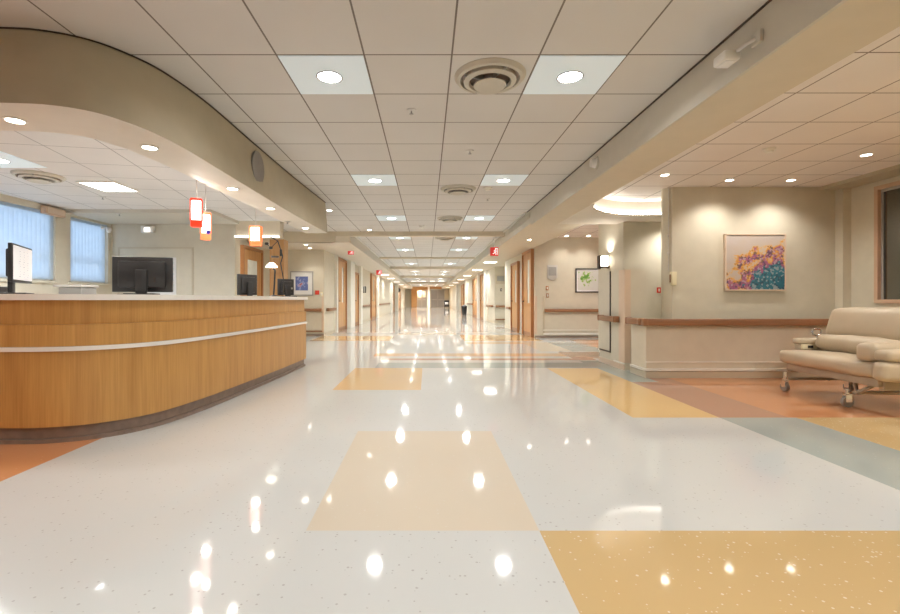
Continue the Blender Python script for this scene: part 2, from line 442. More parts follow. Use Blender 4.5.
for f in bm.faces: f.material_index = 1 if abs(f.calc_center_median().x + 1.93) < .01 else 0
struct('soffit_corridor_left', bm, [M['cream'], M['fascia']])
bm = bmesh.new(); bx(bm, -1.95, -1.90, 11.7, 62.4, ZC - .03, ZC - .004); struct('trim_4', bm, M['white'])
bm = bmesh.new(); bx(bm, 1.90, 1.937, 8.9, 62.4, ZC - .03, ZC - .004); struct('trim_13', bm, M['white'])
for n, (y, d) in enumerate(((11.5, .11), (18.4, .07), (23.7, .13), (33.0, .15), (45.0, .15)), 1):
    bm = bmesh.new()
    if n == 1: bx(bm, -4.6, -2.3, y, y + .16, ZS + .02, ZC)
    bx(bm, -2.3 if n == 1 else -1.93, 1.95, y, y + .16, ZC - d, ZC)
    struct('beam_%d' % n, bm, M['soffit'])
# curved cove soffit before the lamp wall
arc = [(2.442, 6.86), (2.52, 7.12), (2.70, 7.40), (2.98, 7.66), (3.30, 7.83), (3.62, 7.87), (4.0, 7.80), (4.5, 7.62), (5.2, 7.3), (6.2, 7.0)]
ac = spline(arc, 6)
bm = bmesh.new()
back = [(x, 8.62) for x, y in ac]
band(bm, ac, back, ZS, ZA + .03); struct('soffit_cove', bm, M['cream'])
bm = bmesh.new(); a1 = offset(ac, -0.05); band(bm, ac, a1, ZS, ZS + .035); struct('trim_5', bm, M['cream'])
bm = bmesh.new(); a3 = offset(ac, -0.004); a4 = offset(ac, -0.035)
band(bm, a3[4:40], a4[4:40], ZS + .036, ZS + .05)
cv = obj('cove_light', bm, M['cove']); tag(cv, 'glowing curved light strip in the round ceiling cove over the lamp wall', 'ceiling light')
bm = bmesh.new(); bx(bm, 5.83, 6.3, -3.2, 6.9, ZA - .05, ZA + .02); struct('soffit_window', bm, M['bulk'])
bm = bmesh.new(); bx(bm, -6.3, -3.72, 7.9, 9.1, ZI - .06, ZI + .02); struct('soffit_station', bm, M['fascia'])
bm = bmesh.new(); bx(bm, -3.79, -2.9, 9.1, 9.3, 2.27, ZC + .02); struct('beam_station', bm, M['soffit'])
bm = bmesh.new(); bx(bm, -3.78, -2.92, 9.03, 9.101, 2.275, 2.305); o = obj('lit_edge_strip', bm, M['glow_w']); tag(o, 'glowing white strip standing in for the lit beam edge before the wooden door', 'ceiling light')  # emissive strip imitates the lit lower edge of the beam

# ------------------------------------------------------------------ walls
def wall(name, *boxes, mat=None):
    bm = bmesh.new()
    for b in boxes: bx(bm, *b)
    return struct(name, bm, mat or M['wall'])
TZ = 3.1
WL = -6.24
wy = [(4.6, 7.72), (8.05, 9.0)]; wz = (1.36, 2.50)
wall('wall_left', (WL - .2, WL, -3.2, wy[0][0], 0, TZ), (WL - .2, WL, wy[0][0], wy[0][1], 0, wz[0]), (WL - .2, WL, wy[0][0], wy[0][1], wz[1], TZ),
     (WL - .2, WL, wy[0][1], wy[1][0], 0, TZ), (WL - .2, WL, wy[1][0], wy[1][1], 0, wz[0]), (WL - .2, WL, wy[1][0], wy[1][1], wz[1], TZ), (WL - .2, WL, wy[1][1], 9.3, 0, TZ))
wall('wall_station', (WL, -3.8, 9.1, 9.25, 0, TZ))
wall('wall_nook', (-4.65, -4.5, 9.25, 13.3, 0, TZ))
wall('wall_picture', (-4.5, -2.95, 13.2, 13.35, 0, TZ))
wall('wall_corridor_left', (-3.1, -2.95, 13.35, 62.5, 0, TZ))
wall('wall_back', (-6.6, 6.6, -3.4, -3.2, 0, TZ))
bm = bmesh.new(); prism(bm, [(3.55, 6.97), (3.55, 6.93), (3.64, 6.83), (6.18, 6.83), (6.18, 7.0), (3.58, 7.0)], 0, TZ)
struct('wall_alcove', bm, M['wall'])
wall('wall_low', (2.94, 6.18, 6.17, 6.62, 0, .765))
bm = bmesh.new(); bx(bm, 2.935, 3.25, 6.825, 7.82, 0, 1.5); struct('wall_pier', bm, M['wall'])
wall('wall_lamp', (3.56, 3.72, 8.34, 9.55, 0, TZ), (3.72, 6.3, 8.34, 8.5, 0, TZ))
wall('wall_plant', (2.95, 6.3, 12.6, 12.75, 0, TZ))
wall('wall_corridor_right', (2.95, 3.1, 12.75, 17.4, 0, TZ), (3.6, 3.75, 17.4, 20.0, 0, TZ), (3.1, 3.6, 17.3, 17.4, 0, TZ), (2.95, 3.75, 20.0, 20.15, 0, TZ), (2.95, 3.1, 20.15, 62.5, 0, TZ))
rwy, rwz = (3.6, 6.33), (1.0, 2.60)
XR = 6.18
wall('wall_right', (XR, XR + .15, -3.2, rwy[0], 0, TZ), (XR, XR + .15, rwy[0], rwy[1], 0, rwz[0]), (XR, XR + .15, rwy[0], rwy[1], rwz[1], TZ), (XR, XR + .15, rwy[1], 12.8, 0, TZ))
wall('wall_office', (7.1, 7.2, 2.5, 7.4, 0, TZ), (XR + .15, 7.1, 2.5, 2.6, 0, TZ), (XR + .15, 7.1, 7.3, 7.4, 0, TZ), mat=M['bulk'])
wall('wall_end', (-3.1, -2.0, 62, 62.2, 0, TZ), (-2.0, 3.1, 62, 62.2, 2.35, TZ), (-0.05, .55, 62, 62.2, 0, 2.35), (2.35, 3.1, 62, 62.2, 0, 2.35), (-2.0, -1.35, 62, 62.2, 0, 2.35))
wall('wall_far', (-3.1, 3.4, 63.3, 63.4, 0, TZ), mat=M['white'])
wall('wall_pilaster', (6.06, 6.18, 6.70, 6.83, 0, ZA - .05))
# pilasters along the corridor
wall('wall_pilaster_left', (-2.95, -2.86, 14.68, 14.84, 0, ZS + .02), (-2.95, -2.80, 16.9, 17.9, 0, ZS + .02), (-2.95, -2.82, 19.7, 20.2, 0, ZS + .02), (-2.95, -2.82, 26.4, 27.2, 0, ZS + .02), (-2.95, -2.82, 37, 37.8, 0, ZS + .02), (-2.95, -2.7, 42.6, 43.4, 0, ZS + .02), mat=M['white'])
wall('wall_pilaster_right', (2.82, 2.95, 22.4, 23.0, 0, ZS + .02), (2.82, 2.95, 25.4, 26.0, 0, ZS + .02), (2.82, 2.95, 33.6, 34.4, 0, ZS + .02), (2.75, 2.95, 43, 44, 0, ZS + .02), mat=M['white'])

# baseboards and strips
def base(name, boxes, mat='base'):
    bm = bmesh.new()
    for b in boxes: bx(bm, *b)
    return struct(name, bm, M[mat])
base('baseboard_low', [(2.935, 6.17, 6.155, 6.17, 0, .085), (2.928, 2.94, 6.155, 6.62, 0, .085)], 'panel')
base('trim_6', [(2.91, 6.17, 6.14, 6.17, .095, .125), (2.91, 2.94, 6.17, 6.60, .095, .125)], 'white')
base('trim_7', [(2.935, 6.17, 6.16, 6.17, .205, .220)], 'white')
base('baseboard_pier', [(2.922, 2.935, 6.83, 7.82, 0, .085)], 'guard')
base('trim_8', [(2.915, 2.935, 6.83, 7.2, .085, .105)], 'white')
base('baseboard_plant', [(2.96, 6.18, 12.585, 12.6, 0, .06)])
base('trim_9', [(3.18, 6.18, 12.57, 12.6, .085, .13), (3.18, 6.18, 12.58, 12.6, .20, .225)], 'white')
base('baseboard_picture', [(-4.5, -2.96, 13.18, 13.2, 0, .07)])
base('trim_10', [(-4.5, -3.0, 13.17, 13.2, .12, .16)], 'rail')
base('baseboard_corridor_left', [(-2.95, -2.935, 13.3, 62, 0, .09)], 'panel')
base('baseboard_corridor_right', [(2.935, 2.95, 12.7, 17.4, 0, .09), (2.935, 2.95, 20.1, 62, 0, .09)], 'panel')
base('baseboard_end', [(2.95, 3.5, 19.985, 20.0, 0, .09)], 'panel')
base('trim_11', [(2.98, 3.5, 19.97, 20, .16, .21)], 'rail')

# ------------------------------------------------------------------ windows of the nurse station
for n, (ya, yb) in enumerate(wy, 1):
    r = bpy.data.objects.new('window_%d' % n, None); COL.objects.link(r); r['kind'] = 'structure'
    bm = bmesh.new()
    for b in ((ya, ya + .05, wz[0], wz[1]), (yb - .05, yb, wz[0], wz[1]), (ya + .05, yb - .05, wz[1] - .05, wz[1]), (ya + .05, yb - .05, wz[0], wz[0] + .05)):
        bx(bm, WL - .15, WL - .08, *b)
    bx(bm, WL - .14, WL - .10, ya + .05, yb - .05, 1.74, 1.775)
    obj('window_frame', bm, M['white'], r)
    bm = bmesh.new(); bx(bm, WL - .125, WL - .12, ya + .05, yb - .05, wz[0] + .05, wz[1] - .05); obj('pane', bm, M['pane'], r)
    bm = bmesh.new(); w = .089; y = ya + .04
    while y < yb - .02:
        c = Vector((WL - .045, y, 0)); a = math.radians(24); dx, dy = math.sin(a) * w / 2, math.cos(a) * w / 2
        v = [bm.verts.new((c.x - dx, c.y - dy, wz[0] + .02)), bm.verts.new((c.x + .006, c.y, wz[0] + .02)), bm.verts.new((c.x + dx, c.y + dy, wz[0] + .02)),
             bm.verts.new((c.x - dx, c.y - dy, wz[1] - .05)), bm.verts.new((c.x + .006, c.y, wz[1] - .05)), bm.verts.new((c.x + dx, c.y + dy, wz[1] - .05))]
        bm.faces.new((v[0], v[1], v[4], v[3])); bm.faces.new((v[1], v[2], v[5], v[4])); y += .082
    obj('vertical_blind', bm, M['blind'], r)
    bm = bmesh.new(); bx(bm, WL - .075, WL - .012, ya + .01, yb - .01, wz[1] - .048, wz[1] - .004); obj('blind_track', bm, M['blind'], r)
    bm = bmesh.new(); rb(bm, WL - .06, WL + .035, ya - .04, yb + .04 if n == 1 else yb, wz[0] - .045, wz[0] - .002, .006); obj('window_sill', bm, M['wall'], r)
# buildings glimpsed outside are left to the sky; window 3 is the interior window of the alcove
r = bpy.data.objects.new('window_3', None); COL.objects.link(r); r['kind'] = 'structure'
bm = bmesh.new(); fx = (XR - .03, XR + .10)
for b in ((rwy[1] - .05, rwy[1], rwz[0], rwz[1]), (rwy[0], rwy[0] + .05, rwz[0], rwz[1]), (rwy[0] + .05, rwy[1] - .05, rwz[1] - .05, rwz[1]), (rwy[0] + .05, rwy[1] - .05, rwz[0], rwz[0] + .05)):
    bx(bm, *fx, *b)
obj('window_frame', bm, M['pinkframe'], r)
bm = bmesh.new()
for b in ((rwy[1] - .075, rwy[1] - .05, rwz[0] + .05, rwz[1] - .05), (rwy[0] + .05, rwy[1] - .075, rwz[1] - .085, rwz[1] - .05)): bx(bm, XR + .02, XR + .06, *b)
obj('inner_frame', bm, M['grey'], r)
bm = bmesh.new(); bx(bm, XR + .035, XR + .042, rwy[0] + .05, rwy[1] - .075, rwz[0] + .05, rwz[1] - .085); obj('pane', bm, M['pane_d'], r)
bm = bmesh.new(); A = [(XR + .3 + .025 * math.sin(i * 1.3), 3.3 + i * .02) for i in range(125)]
band(bm, A, [(x + .008, y) for x, y in A], .4, 2.68); o = obj('curtain', bm, M['curtain']); tag(o, 'beige pleated curtain hanging behind the dark interior window above the sofa', 'curtain')

# ------------------------------------------------------------------ reception counter
outer = resample(spline([(-4.6, 3.33), (-3.8, 3.32), (-3.08, 3.32), (-2.75, 3.345), (-2.45, 3.48), (-2.22, 3.80), (-2.10, 4.4), (-2.03, 5.2), (-1.96, 6.2), (-1.91, 7.27)], 10), 80)
inner = resample(spline([(-4.6, 4.15), (-3.8, 4.15), (-3.3, 4.2), (-3.1, 4.4), (-3.0, 4.9), (-2.93, 5.6), (-2.88, 6.4), (-2.84, 7.27)], 10), 80)
ct = thing('reception_counter', 'curved maple nurse station counter with white top and silver stripe', 'counter')
def cpart(name, d_out, z0, z1, mat, inn=0.0):
    bm = bmesh.new(); band(bm, offset(outer, -d_out), offset(inner, -inn), z0, z1); return obj(name, bm, M[mat], ct)
cpart('toe_kick', -0.035, 0.012, .118, 'toe', .03)
bm = bmesh.new(); band(bm, offset(outer, .012), offset(outer, .034), 0, .03); obj('base_strip', bm, M['toe'], ct)
cpart('lower_panel', 0.0, .12, .672, 'maple')
cpart('middle_panel', 0.0, .706, .866, 'maple')
cpart('upper_panel', -0.028, .8665, 1.045, 'maple')
bm = bmesh.new(); band(bm, offset(outer, -.018), offset(outer, .1), .673, .705); obj('accent_strip', bm, M['top'], ct)
bm = bmesh.new(); band(bm, offset(outer, -.025), offset(inner, .03), 1.046, 1.09)
o = obj('countertop', bm, M['top'], ct)
rebase(ct, (-2.45, 4.9, 0))

# ------------------------------------------------------------------ things on the counter
ZT = 1.0905
def monitor(label, back=True, w=.51, h=.31, screen='black', tilt=0.0, lift=0.0):
    t = thing('monitor', label, 'monitor')
    T = Matrix.Translation((0, 0, lift))
    bm = bmesh.new(); rb(bm, -w / 2, w / 2, -.018, .012, .025, .025 + h, .006, 2, T); obj('housing', bm, M['black'], t)
    bm = bmesh.new(); rb(bm, -w / 2 + .05, w / 2 - .05, -.045, -.0185, .065, h - .015, .012, 2, T); obj('back_cover', bm, M['black'], t)
    bm = bmesh.new(); bx(bm, -w / 2 + .015, w / 2 - .015, .0122, .0135, .045, .01 + h); bmesh.ops.transform(bm, matrix=T, verts=bm.verts[:]); s = obj('screen', bm, M[screen], t)
    bm = bmesh.new(); rb(bm, -.045, .045, -.075, -.0455, .0145, .02 + h * .65, .006); obj('stand', bm, M['black'], t)
    bm = bmesh.new(); rb(bm, -.12, .12, -.13, .06, 0, .014, .005); obj('base', bm, M['black'], t)
    bm = bmesh.new()
    for z in (.12, .145): cyl(bm, (.10, -.047, z), .009, .006, 10, 'y')
    obj('screw_cap', bm, M['dark'], t)
    return t
m1 = monitor('large black monitor seen from behind on the counter before the pale wall board', w=.47); m1.location = (-2.51, 4.07, ZT); m1.rotation_euler = (0, 0, math.radians(17))
m2 = monitor('small black monitor turned sideways beside the wooden door, left of the desk lamp', w=.36, h=.31); m2.location = (-2.70, 6.9, ZT); m2.rotation_euler = (0, 0, math.radians(64))
m3 = monitor('small black monitor at the far counter end under the desk lamp', w=.28, h=.25); m3.location = (-2.17, 7.06, ZT); m3.rotation_euler = (0, 0, math.radians(52))
bm = bmesh.new(); cyl(bm, (0.08, -.0475, .13), .016, .004, 14, 'y'); obj('badge', bm, M['steel'], m3)
m4 = monitor('monitor with a bright grey-white screen at the left counter end', w=.52, h=.30, screen='screen', lift=.07); m4.location = (-3.30, 3.74, ZT); m4.rotation_euler = (0, 0, math.radians(-62))
bm = bmesh.new()
for i in range(11):
    z = .14 + i * .02
    for k in range(3):
        x0 = -.15 + k * .1; bx(bm, x0, x0 + .03 + .05 * random.random(), .0136, .014, z, z + .005)
obj('screen_text', bm, M['text'], m4)
# tray with glass lid, paper pad, black chair back at the left edge
t = thing('document_tray', 'low grey box with a pale glass lid behind the bright screen monitor', 'tray')
bm = bmesh.new(); rb(bm, -.09, .10, -.09, .09, 0, .062, .005); obj('body', bm, M['grey'], t)
bm = bmesh.new(); rb(bm, -.125, .115, -.10, .10, .064, .082, .004); obj('lid', bm, M['plast'], t)
t.location = (-2.98, 3.92, ZT)
t = thing('paper_pad', 'white paper pad with a dark cover lying on the counter', 'paper pad')
bm = bmesh.new(); rb(bm, -.12, .12, -.1, .1, 0, .010, .002); obj('cover', bm, M['black'], t)
bm = bmesh.new(); bx(bm, -.03, .11, -.095, .095, .0102, .018); obj('sheets', bm, M['paper'], t)
t.location = (-3.02, 4.10, ZT) ; t.rotation_euler = (0, 0, .2); t.location = (-2.72, 4.3, ZT)
t = thing('telephone', 'black desk telephone at the far left end of the counter', 'telephone')
bm = bmesh.new(); rb(bm, -.09, .09, -.1, .1, 0, .07, .015); obj('body', bm, M['black'], t)
bm = bmesh.new(); tube(bm, [(-.07, -.09, .085), (-.07, -.07, .115), (-.07, .07, .115), (-.07, .09, .085)], [.024, .018, .018, .024]); obj('handset', bm, M['black'], t)
t.location = (-3.66, 3.86, ZT)
# articulated desk lamp
t = thing('desk_lamp', 'black articulated desk lamp with glowing round head at the far counter end', 'lamp')
bm = bmesh.new(); lathe(bm, [(0, 0), (.07, 0), (.07, .012), (.02, .025), (0, .025)]); obj('base', bm, M['black'], t)
bm = bmesh.new(); tube(bm, [(0, 0, .02), (.01, 0, .18), (.02, 0, .38), (-.005, 0, .40)], .012); obj('arm', bm, M['black'], t)
bm = bmesh.new(); tube(bm, [(.13, 0, .02), (.14, 0, .25), (.10, 0, .48), (.13, 0, .58), (.06, 0, .80), (-.05, 0, .86)], .008); obj('upper_arm', bm, M['black'], t)
bm = bmesh.new(); rb(bm, -.03, .07, -.03, .03, .56, .585, .006); rb(bm, .09, .12, -.02, .02, .58, .68, .008); obj('joint', bm, M['black'], t)
bm = bmesh.new(); lathe(bm, [(0, .07), (.03, .068), (.075, .02), (.08, 0), (0, 0)], (-.03, 0, .42)); obj('lamp_shade', bm, M['glow'], t)
bm = bmesh.new()
for x, z in ((-.10, .76), (-.04, .70)): lathe(bm, [(0, .02), (.02, .018), (.03, 0), (.02, -.018), (0, -.02)], (x, 0, z))
obj('counterweight', bm, M['black'], t)
bm = bmesh.new(); tube(bm, [(-.10, 0, .76), (-.04, 0, .70), (.06, 0, .80)], .006); obj('brace', bm, M['black'], t)
t.location = (-2.20, 6.60, ZT)

# ------------------------------------------------------------------ pendants
def pendant(label, mat, w, h, rod, dot=False):
    t = thing('pendant_light', label, 'pendant lamp')
    bm = bmesh.new(); lathe(bm, [(0, 0), (.05, 0), (.05, -.02), (.012, -.03), (0, -.03)]); obj('canopy', bm, M['steel'], t)
    bm = bmesh.new(); cyl(bm, (0, 0, -rod / 2 - .015), .006, rod, 10); obj('rod', bm, M['steel'], t)
    z0 = -rod - .02
    bm = bmesh.new(); rb(bm, -w * .42, w * .42, -w * .28, w * .28, z0 - h * .76, z0 - .02, .012); obj('diffuser', bm, M['glow_w'], t)
    bm = bmesh.new()
    # open coloured glass sleeve: top hoop, side edges and solid lower tray
    rb(bm, -w / 2, w / 2, -w * .34, w * .34, z0 - .02, z0, .006)
    rb(bm, -w / 2, w / 2, -w * .34, w * .34, z0 - h, z0 - h * .76, .012)
    for sx in (-1, 1): rb(bm, sx * w / 2 - .004, sx * w / 2 + .002, -w * .34, w * .34, z0 - h * .78, z0 - .01, .003)
    obj('glass_sleeve', bm, M[mat], t)
    if dot:
        bm = bmesh.new(); cyl(bm, (.02, -w * .36, z0 - h * .72), .022, .008, 16, 'y'); obj('dot', bm, M['blue_dot'], t)
    area('pendant_glow', (0, 0, z0 - h - .01), 3, w * .7, WARM, 3.0, t)
    d = bpy.data.lights.new('pendant_up', 'POINT'); d.energy = 2.4; d.color = WARM; d.shadow_soft_size = .04
    o = bpy.data.objects.new('pendant_up', d); COL.objects.link(o); o.parent = t; o.location = (0, 0, z0 + .06)
    return t
p = pendant('red and white glass pendant lamp hanging over the counter', 'pred', .105, .29, .51); p.location = (-2.33, 4.65, ZI); p.rotation_euler = (0, 0, .3)
p = pendant('orange glass pendant lamp with a blue dot, close behind the red one', 'poran', .10, .30, .58, True); p.location = (-2.42, 5.03, ZI); p.rotation_euler = (0, 0, .6)
p = pendant('amber rimmed white glass pendant lamp before the wooden door', 'poran', .15, .28, .50); p.location = (-2.40, 6.45, ZI)

# ------------------------------------------------------------------ ceiling luminaires
def square_light(label):
    t = thing('ceiling_light', label, 'ceiling light')
    bm = bmesh.new(); bx(bm, -.297, .297, -.297, .297, -.006, -.001); obj('panel', bm, M['lpanel'], t)
    bm = bmesh.new(); lathe(bm, [(.086, -.007), (.098, -.007), (.100, -.010), (.096, -.013), (.088, -.012), (.086, -.007)]); obj('trim_ring', bm, M['grey'], t)
    bm = bmesh.new(); lathe(bm, [(0, -.0095), (.086, -.0095), (.086, -.0065), (0, -.0065)]); obj('lens', bm, M['lens'], t)
    return t
sq = Proto(square_light('x'))
rows = [3.195 + .305 + .61 * k for k in range(-5, 95, 5)]
order = ['nearest', 'second', 'third', 'fourth', 'fifth', 'sixth']
for side, x in (('left', -.742), ('right', 1.088)):
    for k, y in enumerate(rows):
        far = y > 20
        if y < 1 :
            lab = 'square white ceiling light panel overhead in the %s row' % side
        elif not far:
            lab = 'square white ceiling light panel with round lens, %s in view of the %s row' % (order[k - 1], side)
        else:
            lab = 'small distant square ceiling light panel far down the corridor, %s row' % side
        r = sq.put((x, y, ZC), 0, lab, 'far ceiling light panels in the %s row' % side if far else None)
        if y < 40 or k % 2 == 0:
            area('panel_lamp', (x, y, ZC - .02), (13 if y < 8 else 18) if y < 11 else 36, .17, NEUT, 2.75)
def downlight(label, lens):
    t = thing('downlight', label, 'downlight')
    bm = bmesh.new(); lathe(bm, [(.050, -.001), (.064, -.001), (.064, -.006), (.050, -.009), (.050, -.001)], seg=20); obj('trim_ring', bm, M['white'], t)
    bm = bmesh.new(); lathe(bm, [(0, -.006), (.049, -.006), (.049, -.002), (0, -.002)], seg=20); obj('lens', bm, M[lens], t)
    return t
dl = Proto(downlight('x', 'lens_w'))
def put_down(x, y, z, lab, power=10, angle=1.9, tilt=(0, 0, 0), group=None, col=WARM, blend=.8):
    dl.put((x, y, z), 0, lab, group)
    if power: spot('downlight_lamp', (x, y, z - .03), power, angle, col, blend, None, tilt)
for (x, y), lab in zip(((-2.66, 2.97), (-2.11, 3.50), (-2.03, 4.80), (-1.99, 5.85), (-1.97, 7.45)),
    ('round downlight in the curved bulkhead at the left edge', 'round downlight at the bend of the curved bulkhead', 'round downlight of the curved bulkhead beside the red pendant',
     'round downlight of the curved bulkhead between red and amber pendants', 'round downlight at the far end of the curved bulkhead')):
    put_down(x, y, ZB, lab, 16, 2.2)
for x, y, lab, pw in ((3.18, 6.15, 'round downlight in the alcove ceiling beside the cove', 16), (4.22, 6.42, 'round downlight over the left of the flower painting', 46), (5.08, 6.42, 'round downlight over the right of the flower painting', 46), (5.06, 5.30, 'round downlight in the alcove ceiling over the sofa', 22)):
    put_down(x, y, ZA, lab, pw, 2.3, (0, 0, 0))
for x, y, z, lab, pw in ((-3.14, 11.95, ZS + .02, 'round downlight nearer the viewer over the blue picture', 8), (-3.25, 12.75, ZS + .02, 'round downlight close to the wall over the blue picture', 16),
                (3.72, 12.25, ZC, 'left round downlight over the plant picture', 16), (4.3, 12.25, ZC, 'right round downlight over the plant picture', 16),
                (2.45, 11.0, ZS + .02, 'round downlight in the right soffit before the tall wooden door', 8), (-1.86, 8.75, ZC, 'round downlight in the tiles past the end of the bulkhead', 10),
                (-1.4, 11.2, ZC, 'round downlight in the tiles just before the beam on the left', 8)):
    put_down(x, y, z, lab, pw * 1.5)
def trof(w, l):
    t = thing('troffer_light', 'x', 'ceiling light')
    bm = bmesh.new()
    for b in ((-w / 2, w / 2, -l / 2, -l / 2 + .02), (-w / 2, w / 2, l / 2 - .02, l / 2), (-w / 2, -w / 2 + .02, -l / 2 + .02, l / 2 - .02), (w / 2 - .02, w / 2, -l / 2 + .02, l / 2 - .02)): bx(bm, *b, -.014, -.001)
    obj('frame', bm, M['white'], t)
    bm = bmesh.new(); bx(bm, -w / 2 + .02, w / 2 - .02, -l / 2 + .02, l / 2 - .02, -.01, -.003); obj('diffuser', bm, M['troffer'], t)
    return t
tr = Proto(trof(.50, .56))
tr.put((-4.35, 6.3, ZI), 0, 'bright rectangular ceiling light over the nurse station, behind the bulkhead')
area('station_lamp', (-4.35, 6.3, ZI - .03), 60, .5, COOL, 2.8, shape='RECTANGLE', size_y=1.0)
sq.put((-4.75, 5.1, ZI), 0, 'square ceiling light panel over the nurse station beside the round vent')
area('station_lamp', (-4.75, 5.1, ZI - .03), 30, .17, COOL, 2.8)
area('station_lamp', (-4.2, 3.9, ZI - .03), 30, .3, NEUT, 2.8)
for y in (17.6, 22.2, 27.5, 33, 39, 46, 54):
    tr.put((2.42, y, ZS + .02), 0, 'bright rectangular light in the right corridor soffit, far down', 'right soffit lights')
    if y < 50: area('soffit_lamp', (2.42, y, ZS - .01), 22, .4, NEUT, 2.8, shape='RECTANGLE', size_y=.9)
for y in (26.5, 31, 37, 44, 52):
    tr.put((-2.44, y, ZS + .02), 0, 'bright rectangular light in the left corridor soffit, far down', 'left soffit lights')
    if y < 50: area('soffit_lamp', (-2.44, y, ZS - .01), 22, .4, NEUT, 2.8, shape='RECTANGLE', size_y=.9)
for i in range(4):
    tr.put((-1.2 + i * .85, 42.5, ZC), 0, 'bright ceiling light of the row across the far end of the corridor', 'lights across the corridor end')
area('end_lamp', (0, 56, ZC - .05), 240, 2.0, NEUT, 2.8)
area('end_lamp', (0, 48, ZC - .05), 130, 2.0, NEUT, 2.8)
area('nook_lamp', (-3.7, 10.3, 2.7), 24, .4, WARM, 2.9)
area('lobby_fill', (4.4, 10.3, ZC - .03), 44, .4, NEUT, 2.9)  # unseen fill added to brighten the right lobby, no fixture
area('rear_fill', (-0.7, -1.2, ZC - .03), 32, .6, NEUT, 2.9)  # fill added behind the camera for the floor, no fixture
area('rear_fill', (3.9, 1.2, ZA - .03), 55, .5, NEUT, 2.9)  # fill added to brighten the alcove, no fixture
area('rear_fill', (4.6, 3.2, ZA - .03), 34, .3, WARM, 2.9)  # second fill added for the alcove, also without a fixture
put_down(4.4, 7.97, ZS, 'added unseen round downlight behind the alcove wall, brightening the recess', 60, 2.6)  # invented downlight, out of view, added to brighten the dark recess
area('rear_fill', (-4.2, 0.6, ZC - .03), 26, .5, NEUT, 2.9)  # fill added for the near left side, no fixture
area('portal_fill', (-0.9, 61.7, 2.34), 45, .3, (1, .75, .45), 2.9)  # hidden warm fill added to brighten the portal
area('office_fill', (6.7, 5.0, 2.7), 14, .3, WARM, 2.9)  # fill added to lift the dark room behind the alcove window
area('far_room_lamp', (0.8, 62.8, 2.6), 40, .5, NEUT, 2.9)

# ------------------------------------------------------------------ vents, detectors, sprinklers
def vent(label, seg=36, R=.27):
    t = thing('ceiling_vent', label, 'vent')
    bm = bmesh.new(); lathe(bm, [(R, -.001), (R, -.006), (R * .93, -.03), (R * .84, -.034), (R * .80, -.012), (R * .80, -.001)], seg=seg); obj('outer_ring', bm, M['fascia'], t)
    bm = bmesh.new(); lathe(bm, [(R * .72, -.018), (R * .74, -.045), (R * .60, -.056), (R * .56, -.035), (R * .72, -.018)], seg=seg); obj('middle_cone', bm, M['fascia'], t)
    bm = bmesh.new(); lathe(bm, [(0, -.045), (R * .30, -.05), (R * .46, -.072), (R * .44, -.078), (R * .22, -.062), (0, -.060)], seg=seg); obj('inner_cone', bm, M['fascia'], t)
    bm = bmesh.new(); lathe(bm, [(0, -.002), (R * .80, -.002), (R * .80, -.006), (0, -.006)], seg=seg); obj('throat', bm, M['toe'], t)
    bm = bmesh.new()
    for k in range(4):
        a = k * PI / 2 + .4; rb(bm, R * .2, R * .8, -.006, .006, -.045, -.006, .002, 1, Matrix.Rotation(a, 4, 'Z'))
    obj('bracket', bm, M['grey'], t)
    return t
vt = Proto(vent('x'))
vt.put((.478, 3.50, ZC), 0, 'round ceiling vent between the two nearest square light panels')
vt.put((.478, 7.05, ZC), 0, 'round ceiling vent between the second pair of square light panels')
vt.put((.478, 9.60, ZC), 0, 'round ceiling vent between the third pair of square light panels')
vt.put((.478, 12.65, ZC), 0, 'small distant round ceiling vent just past the first beam')
vt.put((-4.85, 5.75, ZI), 0, 'round ceiling vent over the nurse station near the blue windows')
def sprinkler():
    t = thing('sprinkler', 'x', 'sprinkler')
    bm = bmesh.new(); lathe(bm, [(0, .002), (.045, .002), (.045, -.005), (.012, -.01), (0, -.01)], seg=14); obj('escutcheon', bm, M['steel'], t)
    bm = bmesh.new(); cyl(bm, (0, 0, -.022), .006, .026, 8); cyl(bm, (0, 0, -.036), .02, .003, 12); obj('head', bm, M['grey'], t)
    return t
sk = Proto(sprinkler())
for x, y, z, lab in ((.49, 5.26, ZC, 'ceiling sprinkler in the tiles between first and second round vents'), (-.14, 4.13, ZC, 'ceiling sprinkler in the tiles left of the nearest round vent'),
                  (1.02, 7.75, ZC, 'ceiling sprinkler beyond the second right light panel'), (-1.02, 9.1, ZC, 'ceiling sprinkler left of the third left light panel'),
                  (-4.9, 6.95, ZI, 'dark ceiling sprinkler over the nurse station near the rectangular light'), (-2.08, 6.85, ZB, 'small sprinkler in the far end of the curved bulkhead'), (-5.35, 8.0, ZI - .06, 'ceiling sprinkler before the pale back wall of the nurse station')):
    sk.put((x, y, z), 0, lab)
def detector():
    t = thing('smoke_detector', 'x', 'smoke detector')
    bm = bmesh.new(); lathe(bm, [(0, -.001), (.065, -.001), (.065, -.015), (.05, -.02), (0, -.02)], seg=20); obj('base', bm, M['white'], t)
    bm = bmesh.new(); lathe(bm, [(0, -.0205), (.045, -.0205), (.038, -.04), (0, -.043)], seg=20); obj('cover', bm, M['white'], t)
    return t
sd = Proto(detector())
for x, y, z, lab in ((.93, 7.0, ZC, 'white smoke detector beyond the second right light panel'), (-.13, 10.6, ZC, 'white smoke detector left of the third round vent'), (3.79, 5.10, ZA, 'white smoke detector in the alcove ceiling over the low wall')):
    sd.put((x, y, z), 0, lab)
